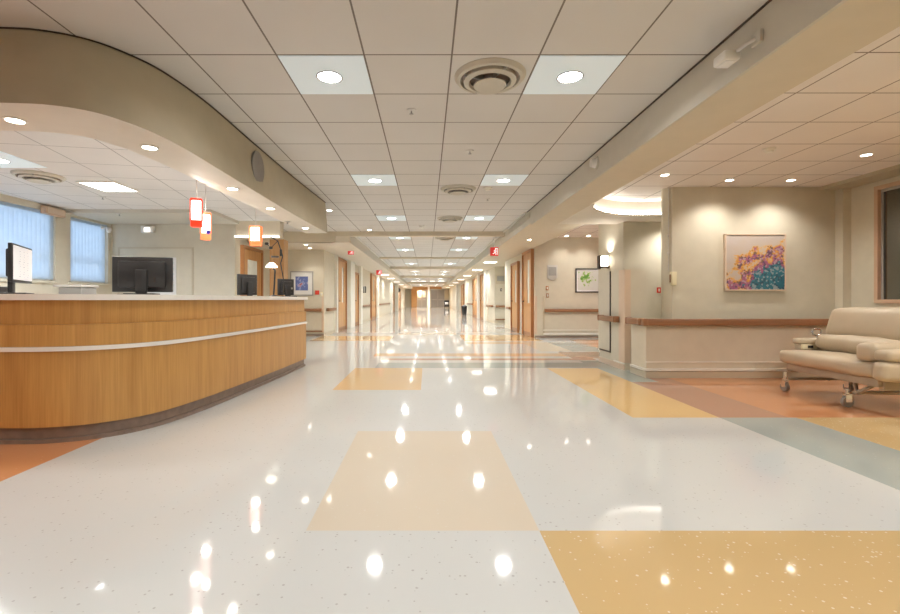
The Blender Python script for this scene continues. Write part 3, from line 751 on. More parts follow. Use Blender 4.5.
# sensor box on the right bulkhead
t = thing('motion_sensor', 'white sensor box on a bracket on the right bulkhead face', 'sensor')
bm = bmesh.new(); rb(bm, 1.925, 1.949, 2.66, 2.74, 2.545, 2.62, .006); obj('bracket', bm, M['fascia'], t)
bm = bmesh.new(); tube(bm, [(1.93, 2.70, 2.58), (1.90, 2.74, 2.57), (1.87, 2.80, 2.55)], .012); obj('arm', bm, M['steel'], t)
bm = bmesh.new(); rb(bm, 1.80, 1.90, 2.78, 2.90, 2.505, 2.565, .012, 2); obj('housing', bm, M['plast'], t)
bm = bmesh.new(); bx(bm, 1.815, 1.885, 2.795, 2.885, 2.500, 2.5045); obj('lens', bm, M['paper'], t)
rebase(t, (1.949, 2.7, 2.58))
t = thing('wall_speaker', 'round white speaker on the right bulkhead face beyond the sensor box', 'speaker')
bm = bmesh.new(); cyl(bm, (1.94, 5.28, 2.62), .075, .02, 22, 'x'); obj('plate', bm, M['fascia'], t)
bm = bmesh.new(); cyl(bm, (1.905, 5.28, 2.615), .045, .05, 18, 'x', .058); obj('horn', bm, M['plast'], t)
rebase(t, (1.95, 5.28, 2.62))
bm = bmesh.new(); cyl(bm, (-1.862, 5.06, 2.50), .175, .02, 32, 'x', .175)
o = obj('round_plate', bm, M['rubber']); tag(o, 'round grey cover plate on the curved left bulkhead', 'cover plate')
# linear grille in the right fascia
bm = bmesh.new()
bx(bm, 1.935, 1.952, 8.7, 10.9, 2.60, 2.70)
for i in range(5): bx(bm, 1.928, 1.935, 8.72, 10.88, 2.612 + i * .018, 2.620 + i * .018)
o = obj('linear_grille', bm, M['fascia']); tag(o, 'long slotted air grille in the right bulkhead before the red sign', 'air grille')

# ------------------------------------------------------------------ wall items (local: face towards -Y, wall plane y=0)
def handrail(L):
    t = thing('handrail', 'x', 'handrail')
    bm = bmesh.new(); rb(bm, -L / 2, L / 2, -.095, -.045, .705, .795, .016, 3); obj('rail', bm, M['rail'], t)
    for s in (-1, 1):
        bm = bmesh.new(); rb(bm, s * L / 2 - .035, s * L / 2 + .035, -.097, -.002, .703, .797, .014, 3); obj('end_return', bm, M['rail'], t)
    bm = bmesh.new(); bx(bm, -L / 2 + .05, L / 2 - .05, -.045, -.002, .72, .775); obj('backing_strip', bm, M['dark'], t)
    return t
def rail_at(L, loc, rz, lab):
    t = handrail(L); t['label'] = lab; t.location = loc; t.rotation_euler = (0, 0, rz)
rail_at(3.12, (4.455, 6.17, 0), 0, 'long brown handrail on the low wall beneath the flower painting')
rail_at(.38, (2.94, 6.40, 0), RW, 'short brown handrail on the end of the low wall')
rail_at(.60, (2.92, 7.30, 0), RW, 'short brown handrail on the pier below the wall lamp')
rail_at(2.6, (4.55, 12.6, 0), 0, 'brown handrail below the plant picture')
rail_at(1.35, (-3.72, 13.2, 0), 0, 'brown handrail below the blue picture')
rail_at(.42, (3.22, 20.0, 0), 0, 'short brown handrail on the distant wall stub with a plaque, right side')
for y0, y1, lab in ((13.5, 14.5, 'brown handrail left of the first wooden door on the left corridor wall'), (20.3, 23.3, 'brown handrail between second and third wooden doors on the left'), (28, 36, 'long distant brown handrail on the left corridor wall')):
    rail_at(y1 - y0, (-2.95, (y0 + y1) / 2, 0), LW, lab)
for y0, y1, lab in ((16.1, 16.6, 'short brown handrail beside the narrow wooden door on the right'), (20.5, 22.2, 'brown handrail just past the wall stub on the right'), (29.5, 33, 'distant brown handrail on the right corridor wall')):
    rail_at(y1 - y0, (2.95, (y0 + y1) / 2, 0), RW, lab)
def door(label, w=.95, h=2.13, wide_glass=False):
    t = thing('door', label, 'door')
    bm = bmesh.new(); c = .07
    for s in (-1, 1): bx(bm, s * (w / 2 + c / 2) - c / 2, s * (w / 2 + c / 2) + c / 2, -.085, -.001, 0, h + c)
    bx(bm, -w / 2, w / 2, -.085, -.001, h, h + c); obj('door_frame', bm, M['frame_w'], t)
    bm = bmesh.new(); g = (-w * .02, w * .24, .95, h - .2) if not wide_glass else (-w * .28, w * .28, 1.0, h - .25)
    for b in ((-w / 2 + .004, g[0], .008, h - .004), (g[1], w / 2 - .004, .008, h - .004), (g[0], g[1], .008, g[2]), (g[0], g[1], g[3], h - .004)): bx(bm, b[0], b[1], -.05, -.006, b[2], b[3])
    lf = obj('door_leaf', bm, M['door'], t)
    bm = bmesh.new(); bx(bm, g[0] + .002, g[1] - .002, -.036, -.020, g[2] + .002, g[3] - .002); obj('vision_pane', bm, M['glass_d'], lf)
    bm = bmesh.new(); cyl(bm, (-w / 2 + .08, -.06, 1.0), .026, .018, 14, 'y'); tube(bm, [(-w / 2 + .08, -.06, 1.0), (-w / 2 + .08, -.10, 1.0), (-w / 2 + .2, -.10, 1.0)], .011); obj('door_handle', bm, M['dark'], lf)
    bm = bmesh.new(); bx(bm, -w / 2 + .02, w / 2 - .02, -.053, -.0501, .02, .12); obj('kick_plate', bm, M['rail'], lf)
    return t
for y, w, h, lab in ((15.7, 1.45, 2.36, 'first and tallest wooden door with a narrow glass on the left corridor wall'), (18.85, .95, 2.08, 'second wooden door on the left corridor wall, lower than the first'), (24.95, 2.0, 2.34, 'third wooden door on the left corridor wall, a wide pair before the white pilaster'),
                  (39.5, 2.6, 2.2, 'small distant wooden door on the left corridor wall'), (48, 4, 2.2, 'farthest dark wooden door on the left corridor wall')):
    d = door(lab, w, h); d.location = (-2.95, y, 0); d.rotation_euler = (0, 0, LW)
for y, w, h, lab in ((13.3, 1.1, 2.38, 'tall wooden door with a narrow glass beside the plant picture wall'), (15.2, 1.05, 2.2, 'narrow wooden door beyond the tall one on the right corridor wall'), (24.2, 1.4, 2.3, 'distant wooden door past the wall stub on the right'), (27.6, 2.6, 2.25, 'farther wooden door with a lit glass on the right corridor wall'), (37.5, 2.4, 2.2, 'small distant wooden door before the last pilaster on the right corridor wall')):
    d = door(lab, w, h); d.location = (2.95, y, 0); d.rotation_euler = (0, 0, RW)
d = door('wooden door with a glazed window behind the amber pendant', 1.2, 2.3, True); d.location = (-4.5, 11.75, 0); d.rotation_euler = (0, 0, LW)
# wood clad column beside the desk lamp
bm = bmesh.new(); bx(bm, -3.19, -2.90, 9.32, 9.6, 0, 2.27); struct('column_wood', bm, M['door'])
# pictures
def picture(name, label, w, h, frame, mat_c, art, fw=.025, depth=.03, mw=.07):
    t = thing(name, label, 'picture')
    bm = bmesh.new()
    for b in ((-w / 2, -w / 2 + fw, -h / 2, h / 2), (w / 2 - fw, w / 2, -h / 2, h / 2), (-w / 2 + fw, w / 2 - fw, h / 2 - fw, h / 2), (-w / 2 + fw, w / 2 - fw, -h / 2, -h / 2 + fw)): bx(bm, b[0], b[1], -depth, -.001, b[2], b[3])
    obj('picture_frame', bm, frame, t)
    if mat_c:
        bm = bmesh.new(); bx(bm, -w / 2 + fw, w / 2 - fw, -depth * .5, -.002, -h / 2 + fw, h / 2 - fw); obj('mat_board', bm, mat_c, t)
    bm = bmesh.new(); m = fw + (mw if mat_c else 0.0); bx(bm, -w / 2 + m, w / 2 - m, -depth * .55 if mat_c else -depth * .8, -depth * .5 - .0005 if mat_c else -.002, -h / 2 + m, h / 2 - m)
    obj('print' if mat_c else 'canvas', bm, art, t)
    return t
def art_flowers():
    m, nt, b = new_mat('painted_flowers'); v = coords(nt)
    sp = nt.nodes.new('ShaderNodeSeparateXYZ'); nt.links.new(v, sp.inputs[0])
    n1 = noise(nt, v, 7, 4, .7); n2 = noise(nt, v, 26, 3, .7)
    dx = mth(nt, 'SUBTRACT', sp.outputs[0], .33); dz = mth(nt, 'ADD', sp.outputs[2], .36)
    d = mth(nt, 'SQRT', mth(nt, 'ADD', mth(nt, 'MULTIPLY', mth(nt, 'MULTIPLY', dx, dx), .75), mth(nt, 'MULTIPLY', mth(nt, 'MULTIPLY', dz, dz), 1.05)))
    n0 = noise(nt, v, 3.2, 2, .5)
    d = mth(nt, 'ADD', d, mth(nt, 'MULTIPLY', mth(nt, 'SUBTRACT', n1, .5), .75))
    d = mth(nt, 'ADD', d, mth(nt, 'MULTIPLY', mth(nt, 'SUBTRACT', n0, .5), .75))
    d = mth(nt, 'ADD', d, mth(nt, 'MULTIPLY', mth(nt, 'SUBTRACT', n2, .5), .20))
    d = mth(nt, 'ADD', d, .03)
    col = ramp(nt, d, [(0, (.02, .12, .17)), (.36, (.04, .19, .25)), (.40, (.27, .08, .17)), (.52, (.36, .13, .22)), (.55, (.56, .25, .05)), (.61, (.66, .33, .06)), (.645, (.56, .43, .30)), (.70, (.50, .42, .36)), (1, (.50, .44, .41))])
    vo = nt.nodes.new('ShaderNodeTexVoronoi'); vo.inputs['Scale'].default_value = 38; nt.links.new(v, vo.inputs['Vector'])
    sc = nt.nodes.new('ShaderNodeSeparateColor'); nt.links.new(vo.outputs['Color'], sc.inputs[0])
    inside = mth(nt, 'LESS_THAN', d, .60)
    dark = mth(nt, 'MULTIPLY', mth(nt, 'LESS_THAN', sc.outputs[0], .22), inside)
    lite = mth(nt, 'MULTIPLY', mth(nt, 'GREATER_THAN', sc.outputs[0], .80), inside)
    col = mixc(nt, mth(nt, 'MULTIPLY', dark, .65), col, (.03, .05, .08)); col = mixc(nt, mth(nt, 'MULTIPLY', lite, .4), col, (.55, .52, .50))
    nt.links.new(col, b.inputs['Base Color']); b.inputs['Roughness'].default_value = .6; bump(nt, b, n2, .3, .004)
    return m
def art_blobs(name, bg, blobs, seed_scale, thr, cx=0, cz=0, rad=.3):
    m, nt, b = new_mat(name); v = coords(nt)
    sp = nt.nodes.new('ShaderNodeSeparateXYZ'); nt.links.new(v, sp.inputs[0])
    dx = mth(nt, 'SUBTRACT', sp.outputs[0], cx); dz = mth(nt, 'SUBTRACT', sp.outputs[2], cz)
    d = mth(nt, 'SQRT', mth(nt, 'ADD', mth(nt, 'MULTIPLY', dx, dx), mth(nt, 'MULTIPLY', dz, dz)))
    n1 = noise(nt, v, seed_scale, 3, .6)
    f = mth(nt, 'SUBTRACT', n1, mth(nt, 'MULTIPLY', d, 1.0 / rad * .35))
    col = ramp(nt, f, [(thr - .02, bg)] + [(thr + i * .07, c) for i, c in enumerate(blobs)])
    nt.links.new(col, b.inputs['Base Color']); b.inputs['Roughness'].default_value = .5; return m
p = picture('flower_painting', 'square painting of orange, magenta and teal flowers on the alcove wall', .90, .84, M['guard'], None, art_flowers(), .018, .045); p.location = (4.85, 6.83, 1.60)
p = picture('framed_picture', 'framed blue picture with a wide white mat on the left wall', .66, .70, M['grey'], M['paper'], art_blobs('blue_harbour', (.10, .14, .36), [(.16, .22, .48), (.34, .38, .60), (.45, .12, .10)], 9, .40, -.05, 0, .35), .03, .03, .12); p.location = (-3.59, 13.2, 1.51)
p = picture('framed_picture', 'dark framed picture of a green leafy plant on the far right wall', .82, .66, M['black'], M['paper'], art_blobs('green_plant', (.62, .62, .58), [(.45, .55, .25), (.20, .42, .06), (.12, .30, .05)], 11, .36, -.12, .07, .30), .03, .03, .04); p.location = (4.47, 12.6, 1.57)
# plaques and plates
def plaque(label, w, h, mat='steel', notch=0.0):
    t = thing('wall_plaque', label, 'plaque')
    bm = bmesh.new()
    pts = [(-w / 2, h / 2), (w / 2, h / 2), (w / 2, -h / 2 + notch), (0, -h / 2), (-w / 2, -h / 2 + notch)] if notch else [(-w / 2, h / 2), (w / 2, h / 2), (w / 2, -h / 2), (-w / 2, -h / 2)]
    A = [bm.verts.new((x, -.001, z)) for x, z in pts]; B = [bm.verts.new((x, -.02, z)) for x, z in pts]
    bm.faces.new(A); bm.faces.new(B)
    for i in range(len(A)): j = (i + 1) % len(A); bm.faces.new((A[i], A[j], B[j], B[i]))
    obj('plate', bm, M[mat], t)
    bm = bmesh.new(); bx(bm, -w * .38, w * .38, -.024, -.0205, -h * .18, h * .38); obj('insert', bm, M['grey'], t)
    return t
t = plaque('grey metal wall plaque with a pointed foot left of the plant picture', .28, .42, 'steel', .07); t.location = (3.43, 12.6, 1.78)
t = plaque('square green-grey plaque on the distant wall stub on the right', .42, .40, 'panel'); t.location = (3.2, 20.0, 1.92)
def plate(name, label, cat, mat, loc, rz=0, w=.075, h=.12, rock='plast'):
    t = thing(name, label, cat)
    bm = bmesh.new(); rb(bm, -w / 2, w / 2, -.014, .002, -h / 2, h / 2, .004); obj('plate', bm, M[mat], t)
    bm = bmesh.new(); rb(bm, -w / 5, w / 5, -.022, -.0145, -h / 4, h / 4, .002); obj('rocker', bm, M[rock], t)
    t.location = loc; t.rotation_euler = (0, 0, rz)
plate('light_switch', 'upper small brass switch plate below the grey plaque', 'switch', 'frame_w', (3.29, 12.6, 1.36))
plate('light_switch', 'lower small brass switch plate below the grey plaque', 'switch', 'frame_w', (3.30, 12.6, 1.16))
plate('light_switch', 'small switch plate under the square plaque on the wall stub', 'switch', 'dark', (3.22, 20.0, 1.47))
plate('light_switch', 'small pale switch plate right of the blue picture', 'switch', 'ivory', (-3.02, 13.2, 1.20))
plate('fire_alarm', 'small red fire alarm right of the blue picture', 'fire alarm', 'red', (-3.15, 13.2, 1.25), 0, .12, .12, 'red')
plate('fire_alarm', 'red fire alarm on the wall left of the ivory box', 'fire alarm', 'red', (4.20, 8.34, 1.22), 0, .07, .10, 'white')
# ivory box and conduit on the alcove wall corner
t = thing('wall_phone_box', 'ivory box at the foot of a thin conduit on the alcove wall corner', 'wall box')
bm = bmesh.new(); rb(bm, 3.60, 3.68, 6.77, 6.829, 1.26, 1.46, .008); obj('housing', bm, M['ivory'], t)
bm = bmesh.new(); rb(bm, 3.587, 3.599, 6.785, 6.815, 1.30, 1.42, .003); obj('side_cover', bm, M['rail'], t)
rebase(t, (3.64, 6.83, 1.26))
bm = bmesh.new(); tube(bm, [(3.60, 6.855, 1.47), (3.60, 6.855, 2.0), (3.60, 6.855, ZA - .01)], .008); rb(bm, 3.585, 3.615, 6.84, 6.87, 1.72, 1.76, .003); rb(bm, 3.585, 3.615, 6.84, 6.87, 1.98, 2.02, .003)
o = obj('conduit', bm, M['steel']); tag(o, 'thin metal conduit running up the alcove wall corner', 'conduit')
# corner guards
def guard(label, loc, rz, h, z0=.1):
    bm = bmesh.new(); prism(bm, [(-.004, -.004), (.065, -.004), (.065, -.001), (-.001, -.001), (-.001, .065), (-.004, .065)], z0, z0 + h)
    o = obj('corner_guard', bm, M['guard']); tag(o, label, 'corner guard'); o.location = loc; o.rotation_euler = (0, 0, rz)
bm = bmesh.new(); prism(bm, [(2.929, 6.819), (3.02, 6.819), (3.02, 6.8235), (2.9335, 6.8235), (2.9335, 7.03), (2.929, 7.03)], .11, 1.495)
o = obj('corner_guard', bm, M['guard']); tag(o, 'tall tan corner guard on the pier below the wall lamp', 'corner guard')
guard('tan corner guard at the left end of the plant picture wall', (2.948, 12.598, 0), 0, 1.05)
bm = bmesh.new(); rb(bm, -.03, .03, -.012, -.001, .1, 1.2, .004); o = obj('corner_guard', bm, M['guard']); tag(o, 'tan guard strip on the wall right of the blue picture', 'corner guard'); o.location = (-2.99, 13.2, 0)
bm = bmesh.new(); rb(bm, -.03, .03, -.012, -.001, .1, 1.15, .004); o = obj('corner_guard', bm, M['panel']); tag(o, 'grey guard strip at the left end of the rail below the plant picture', 'corner guard'); o.location = (3.2, 12.6, 0)
# dark trim outline on the pier
bm = bmesh.new(); bx(bm, 2.922, 2.934, 7.34, 7.365, .2, 1.50); bx(bm, 2.922, 2.934, 7.366, 7.80, .2, .225)
o = obj('pier_edging', bm, M['dark']); tag(o, 'dark thin edging strip running down the pier below the wall lamp', 'edging strip')
# wall sconce
t = thing('wall_sconce', 'glowing white wall lamp with a dark bronze bracket above the pier', 'wall lamp')
bm = bmesh.new(); rb(bm, 3.545, 3.559, 8.96, 9.08, 1.66, 1.90, .004); obj('back_plate', bm, M['dark'], t)
bm = bmesh.new(); rb(bm, 3.385, 3.54, 8.93, 9.10, 1.70, 1.90, .02, 3); obj('lamp_shade', bm, M['glow'], t)
bm = bmesh.new(); rb(bm, 3.358, 3.382, 8.95, 9.08, 1.64, 1.91, .004); rb(bm, 3.383, 3.544, 8.95, 9.08, 1.67, 1.697, .004); rb(bm, 3.383, 3.544, 8.95, 9.08, 1.903, 1.918, .004); obj('bracket', bm, M['dark'], t)
spot('sconce_up', (3.46, 8.93, 1.95), 14, 2.6, WARM, .6, t, (PI, 0, 0), .05); spot('sconce_down', (3.44, 8.95, 1.6), 8, 2.6, WARM, .6, t, (0, 0, 0), .05)
rebase(t, (3.56, 8.98, 1.6))
# exit signs
def exit_sign(label, loc, rz, w=.26, h=.2, drop=.0):
    t = thing('exit_sign', label, 'exit sign')
    bm = bmesh.new(); rb(bm, -w / 2, w / 2, -.03, .03, -h, 0, .006); obj('housing', bm, M['exitred'], t)
    bm = bmesh.new()   # white running figure and doorway bar
    cyl(bm, (w * .14, -.034, -h * .22), h * .09, .006, 12, 'y')
    for a, b in (((.12, -.34), (.06, -.58)), ((.12, -.36), (-.08, -.46)), ((.12, -.38), (.26, -.50)), ((.06, -.58), (.20, -.70)), ((.20, -.70), (.17, -.88)), ((.06, -.58), (-.08, -.74)), ((-.08, -.74), (-.20, -.76))):
        tube(bm, [(a[0] * w, -.034, a[1] * h), (b[0] * w, -.034, b[1] * h)], h * .05, 6)
    bx(bm, w * .34, w * .40, -.037, -.0305, -h * .88, -h * .12); bx(bm, w * .22, w * .34, -.037, -.0305, -h * .19, -h * .12)
    obj('figure', bm, M['exitwhite'], t)
    bm = bmesh.new(); cyl(bm, (0, 0, drop / 2 + .001), .012, max(drop, .01), 8); obj('stem', bm, M['white'], t)
    t.location = loc; t.rotation_euler = (0, 0, rz)
exit_sign('red exit sign with a white panel hanging at the right soffit', (1.74, 11.9, ZC - .35), 0, .21, .22, .33)
exit_sign('small red exit sign hanging from the soffit above the first left wooden door', (-2.2, 13.3, ZS - .01), 0, .17, .10, .03)
exit_sign('distant red sign hanging from the left soffit past the second door', (-2.27, 21.8, ZS - .02), 0, .26, .22, .03)

# ------------------------------------------------------------------ nurse station back wall items
t = thing('wall_board', 'large pale recessed board on the nurse station back wall', 'board')
bm = bmesh.new(); x0, x1, z0, z1 = -6.1, -4.62, .98, 2.08
for b in ((x0, x0 + .025, z0, z1), (x1 - .025, x1, z0, z1), (x0 + .025, x1 - .025, z1 - .025, z1)): bx(bm, b[0], b[1], 9.078, 9.099, b[2], b[3])
obj('frame', bm, M['panel'], t)
bm = bmesh.new(); bx(bm, x0 + .025, x1 - .025, 9.088, 9.099, z0, z1 - .025); obj('surface', bm, M['wall'], t)
rebase(t, (-5.36, 9.1, z0))
t = thing('notice_poster', 'white printed notice sheet behind the large black monitor', 'poster')
bm = bmesh.new(); bx(bm, -5.75, -4.95, 9.075, 9.0865, 1.12, 1.88); obj('sheet', bm, M['paper'], t)
bm = bmesh.new()
for i in range(6): bx(bm, -5.08, -4.99, 9.0735, 9.0748, 1.2 + i * .11, 1.24 + i * .11)
obj('print', bm, M['blind'], t)
rebase(t, (-5.35, 9.08, 1.12))
t = thing('emergency_light', 'white emergency light unit high on the nurse station back wall', 'emergency light')
bm = bmesh.new(); rb(bm, -.13, .13, -.07, .003, -.07, .07, .02, 3); obj('housing', bm, M['plast'], t)
bm = bmesh.new(); rb(bm, -.05, .06, -.085, -.071, -.05, .03, .006); obj('lens', bm, M['glow_w'], t)
t.location = (-5.50, 9.1, 2.43)
t = thing('security_camera', 'small white security camera beside the second blue window', 'camera')
bm = bmesh.new(); rb(bm, WL + .001, WL + .03, 8.78, 8.86, 2.40, 2.46, .005); obj('mount', bm, M['plast'], t)
bm = bmesh.new(); tube(bm, [(WL + .03, 8.82, 2.43), (WL + .14, 8.80, 2.42)], .015); obj('arm', bm, M['plast'], t)
bm = bmesh.new(); lathe(bm, [(0, .05), (.04, .04), (.05, 0), (.03, -.05), (0, -.06)], (WL + .16, 8.79, 2.38), 16); obj('dome', bm, M['plast'], t)
rebase(t, (WL, 8.82, 2.43))
t = thing('junction_box', 'brown box at the top of the pier between the blue windows', 'box')
bm = bmesh.new(); rb(bm, WL + .001, WL + .10, 7.42, 7.82, 2.44, 2.56, .006); obj('housing', bm, M['pinkframe'], t)
bm = bmesh.new(); bx(bm, WL + .10, WL + .106, 7.45, 7.79, 2.455, 2.55); obj('cover', bm, M['guard'], t)
rebase(t, (WL, 7.62, 2.5))

# ------------------------------------------------------------------ sleeper sofa
t = thing('sleeper_sofa', 'taupe vinyl sleeper sofa on casters in the right alcove', 'sofa')
def soft(name, x0, x1, y0, y1, z0, z1, r, mat='sofa', bulge=.02, M4=None, parent=None):
    bm = bmesh.new(); bx(bm, x0, x1, y0, y1, z0, z1)
    bmesh.ops.bevel(bm, geom=bm.edges[:], offset=r, segments=4, affect='EDGES', profile=.55)
    bmesh.ops.subdivide_edges(bm, edges=[e for e in bm.edges if e.calc_length() > .15], cuts=5, use_grid_fill=True)
    c = Vector(((x0 + x1) / 2, (y0 + y1) / 2, (z0 + z1) / 2)); hx, hy, hz = (x1 - x0) / 2, (y1 - y0) / 2, (z1 - z0) / 2
    for v in bm.verts:
        d = v.co - c; u = [abs(d.x) / hx, abs(d.y) / hy, abs(d.z) / hz]; k = u.index(max(u))
        o2 = [u[i] for i in range(3) if i != k]; f = (1 - o2[0] ** 2) * (1 - o2[1] ** 2) * bulge
        v.co[k] += math.copysign(f, d[k])
        v.co.z += .004 * math.sin(v.co.y * 23 + v.co.x * 9)
    if M4 is not None: bmesh.ops.transform(bm, matrix=M4, verts=bm.verts[:])
    return obj(name, bm, M[mat], parent or t)
SY0, SY1 = 4.13, 5.30
soft('seat', 4.04, 4.62, SY0 + .02, SY1, .33, .47, .05, bulge=.018)
tiltb = Matrix.Translation((4.60, 0, .45)) @ Matrix.Rotation(math.radians(17), 4, 'Y') @ Matrix.Translation((-4.60, 0, -.45))
soft('backrest', 4.51, 4.70, SY0 + .02, SY1 + .02, .615, .965, .075, M4=tiltb, bulge=.025)
soft('lumbar_cushion', 4.40, 4.62, SY0 + .12, SY1 - .03, .455, .615, .065, M4=tiltb, bulge=.03)
soft('back_shell', 4.715, 4.82, SY0 - .2, SY1 - .25, .40, .975, .045, M4=tiltb)
fa = soft('armrest', 4.30, 4.68, SY1 + .005, SY1 + .13, .535, .595, .026, bulge=.006)
bm = bmesh.new(); rb(bm, 4.32, 4.60, SY1 + .025, SY1 + .11, .33, .533, .01); obj('arm_panel', bm, M['sofa'], fa)
na = soft('armrest', 4.02, 4.68, SY0 - .14, SY0 + .02, .505, .60, .035, bulge=.012)
soft('arm_panel', 3.99, 4.70, SY0 - .13, SY0 + .01, .33, .50, .045, bulge=.014, parent=na)
soft('side_cushion', 4.05, 4.60, SY0 + .035, SY0 + .23, .478, .645, .05, bulge=.015)
bm = bmesh.new(); rb(bm, 4.325, 4.50, SY1 + .002, SY1 + .024, .475, .532, .005); bx0 = obj('control_box', bm, M['ivory'], t)
bm = bmesh.new(); bx(bm, 4.39, 4.45, SY1 - .0005, SY1 + .0018, .490, .520); obj('display', bm, M['black'], bx0)
bm = bmesh.new(); rb(bm, 4.14, 4.70, SY1 - .07, SY1 - .01, .22, .33, .01); rb(bm, 4.14, 4.70, SY0 + .03, SY0 + .09, .22, .33, .01); rb(bm, 4.10, 4.15, SY0 + .05, SY1 - .05, .25, .33, .01)
rb(bm, 4.12, 4.82, SY0 + .28, SY0 + .33, .135, .165, .008); rb(bm, 4.12, 4.82, SY1 - .09, SY1 - .04, .135, .165, .008)
tube(bm, [(4.14, SY0 + .30, .15), (4.25, SY0 + .20, .26), (4.45, SY0 + .1, .30)], .018); tube(bm, [(4.14, SY0 + .30, .15), (4.30, SY0 + .50, .27)], .016)
tube(bm, [(4.74, SY0 + .3, .15), (4.74, SY1 - .07, .15)], .015); tube(bm, [(4.46, SY1 - .2, .15), (4.46, SY1 - .2, .30)], .012)
obj('frame', bm, M['sofa_f'], t)
for (cx, cy) in ((4.10, SY0 + .36), (4.10, SY1 - .03), (4.80, SY0 + .36), (4.80, SY1 - .06)):
    sw = PI / 2 if cy > SY1 - .1 else 0
    Mw = Matrix.Translation((cx, cy, 0)) @ Matrix.Rotation(sw, 4, 'Z')
    bm = bmesh.new(); cyl(bm, (0, 0, .172 if sw else .148), .018, .10 if sw else .05, 12, mat=Mw); rb(bm, -.03, .03, -.026, -.020, .05, .13, .002, 1, Mw); rb(bm, -.03, .03, .020, .026, .05, .13, .002, 1, Mw); rb(bm, -.03, .03, -.024, .024, .115, .128, .002, 1, Mw)
    c = obj('caster', bm, M['chrome'], t)
    bm = bmesh.new(); cyl(bm, (cx, cy, .0525), .052, .034, 24, 'x' if cy > SY1 - .1 else 'y'); w = obj('wheel', bm, M['rubber'], c)
bm = bmesh.new(); tube(bm, [(4.63 + .055 * math.cos(a), SY1 + .17, .66 + .042 * math.sin(a)) for a in [i * 2 * PI / 16 for i in range(17)]], .011); tube(bm, [(4.63, SY1 + .17, .62), (4.63, SY1 + .12, .56)], .010); obj('release_handle', bm, M['chrome'], t)
rebase(t, (4.45, 4.7, 0))

# ------------------------------------------------------------------ far end of the corridor
t = thing('double_door', 'left grey double door with glass at the far end of the corridor', 'door')
def far_door(t, x0, x1, glass):
    bm = bmesh.new(); mid = (x0 + x1) / 2
    for a, b in ((x0, mid - .01), (mid + .01, x1)): bx(bm, a, b, 62.05, 62.1, .01, 1.35 if glass else 2.34)
    if glass:
        for a, b in ((x0, mid - .01), (mid + .01, x1)):
            bx(bm, a, a + .12, 62.05, 62.1, 1.35, 2.34); bx(bm, b - .12, b, 62.05, 62.1, 1.35, 2.34); bx(bm, a + .12, b - .12, 62.05, 62.1, 2.2, 2.34)
    obj('door_leaf', bm, M['greydoor'], t)
    if glass:
        bm = bmesh.new()
        for a, b in ((x0, mid - .01), (mid + .01, x1)): bx(bm, a + .12, b - .12, 62.07, 62.08, 1.35, 2.2)
        obj('vision_pane', bm, M['glass_d'], t)
    bm = bmesh.new(); bx(bm, x0 + .1, mid - .1, 62.0, 62.05, 1.0, 1.06); bx(bm, mid + .1, x1 - .1, 62.0, 62.05, 1.0, 1.06); obj('push_bar', bm, M['steel'], t)
    rebase(t, (mid, 62.08, 0))
far_door(t, -1.34, -.06, True)
t = thing('double_door', 'right plain grey double door at the far end of the corridor', 'door'); far_door(t, .56, 2.34, False)
bm = bmesh.new(); bx(bm, -2.1, -1.36, 61.5, 61.98, 0, 2.47); bx(bm, -1.36, 0.1, 61.5, 61.98, 2.36, 2.47); struct('trim_12', bm, M['orangewall'])
bm = bmesh.new(); bx(bm, .1, .36, 58.5, 58.8, 0, ZC); struct('column_end', bm, M['white'])
bm = bmesh.new(); bx(bm, -2.0, 2.0, 61.2, 61.5, 2.47, ZC); struct('beam_end', bm, M['orangewall'])
t = thing('waste_bin', 'small dark waste bin by the right corridor wall far away', 'bin')
bm = bmesh.new(); lathe(bm, [(0, 0), (.15, 0), (.19, .55), (0, .55)], seg=20); obj('body', bm, M['black'], t)
bm = bmesh.new(); lathe(bm, [(0, .552), (.2, .552), (.19, .60), (.05, .68), (0, .68)], seg=20); obj('lid', bm, M['black'], t)
t.location = (2.55, 31.5, 0)
t = thing('armchair', 'tiny dark armchair with a pale cushion at the far right end', 'chair')
bm = bmesh.new(); rb(bm, -.32, .32, -.3, .3, .15, .42, .04); obj('seat', bm, M['black'], t)
bm = bmesh.new(); rb(bm, -.32, .32, .22, .34, .425, .95, .05); obj('backrest', bm, M['black'], t)
bm = bmesh.new(); rb(bm, -.2, .2, .10, .2, .44, .72, .04); obj('cushion', bm, M['paper'], t)
for sx in (-1, 1):
    for sy in (-1, 1):
        bm = bmesh.new(); cyl(bm, (sx * .27, sy * .25, .075), .02, .15, 8); obj('leg', bm, M['dark'], t)
t.location = (2.45, 57, 0)
t = thing('round_sign', 'round dark sign projecting from the left corridor wall far away', 'sign')
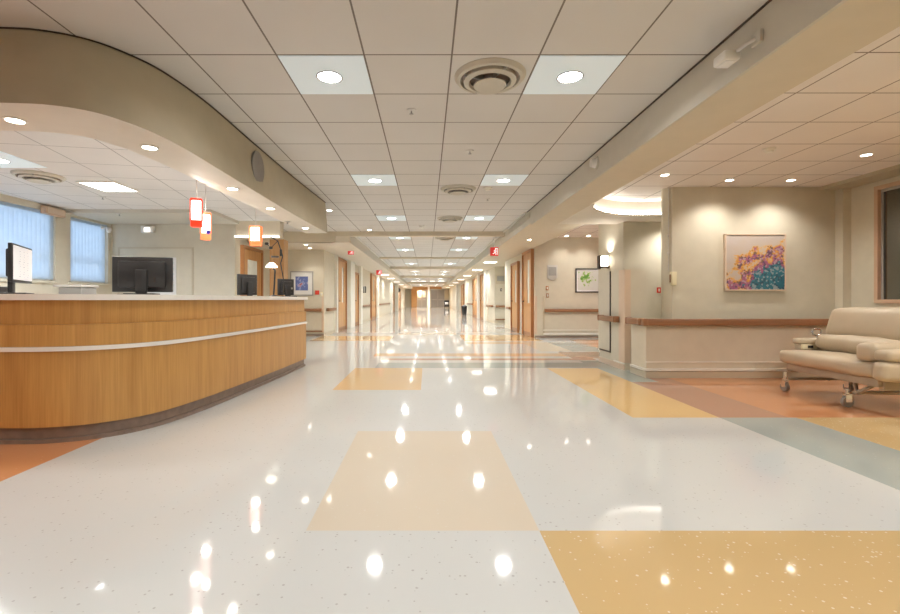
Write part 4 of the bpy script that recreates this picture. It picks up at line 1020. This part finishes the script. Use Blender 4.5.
bm = bmesh.new(); cyl(bm, (.22, 0, 0), .2, .03, 20, 'y'); obj('disc', bm, M['black'], t)
bm = bmesh.new(); rb(bm, 0.001, .06, -.015, .015, -.03, .03, .004); obj('bracket', bm, M['steel'], t)
t.location = (-2.95, 44, 1.95)
t = thing('wall_telephone', 'dark wall telephone on the left corridor wall before the third door', 'telephone')
bm = bmesh.new(); rb(bm, -.10, .10, -.07, -.001, -.15, .15, .01); obj('body', bm, M['grey'], t)
bm = bmesh.new(); tube(bm, [(0, -.09, .16), (0, -.11, .1), (0, -.11, -.08), (0, -.09, -.14)], [.03, .022, .022, .03]); obj('handset', bm, M['black'], t)
t.location = (-2.95, 21.3, 1.5); t.rotation_euler = (0, 0, LW)

# ------------------------------------------------------------------ world, camera, render look
w = bpy.data.worlds.new('World'); S.world = w; w.use_nodes = True
nt = w.node_tree; bg = nt.nodes['Background']
sky = nt.nodes.new('ShaderNodeTexSky'); sky.sky_type = 'HOSEK_WILKIE'; sky.sun_direction = (0.6, -0.5, 0.5); sky.turbidity = 3
mx = mixc(nt, .75, sky.outputs['Color'], (0.66, 0.80, 1.0))
nt.links.new(mx, bg.inputs['Color']); bg.inputs['Strength'].default_value = 3.0
cam = bpy.data.cameras.new('Camera'); co = bpy.data.objects.new('Camera', cam); COL.objects.link(co)
co.location = (0, 0, H); co.rotation_euler = (PI / 2, 0, 0)
cam.sensor_width = 36; cam.lens = 460 / 900 * 36
cam.shift_x = (450 - 427) / 900; cam.shift_y = -(307 - 299.5) / 900
cam.clip_start = .05; cam.clip_end = 200
S.camera = co
S.view_settings.view_transform = 'Standard'; S.view_settings.look = 'None'; S.view_settings.gamma = 1; S.view_settings.exposure = 0.1
S.view_settings.use_curve_mapping = False
try:
    S.cycles.use_denoising = True; S.cycles.use_light_tree = True; S.cycles.max_bounces = 10; S.cycles.diffuse_bounces = 6; S.cycles.glossy_bounces = 5; S.cycles.transparent_max_bounces = 8
    S.cycles.sample_clamp_indirect = 6; S.cycles.caustics_reflective = False; S.cycles.caustics_refractive = False
except Exception: pass
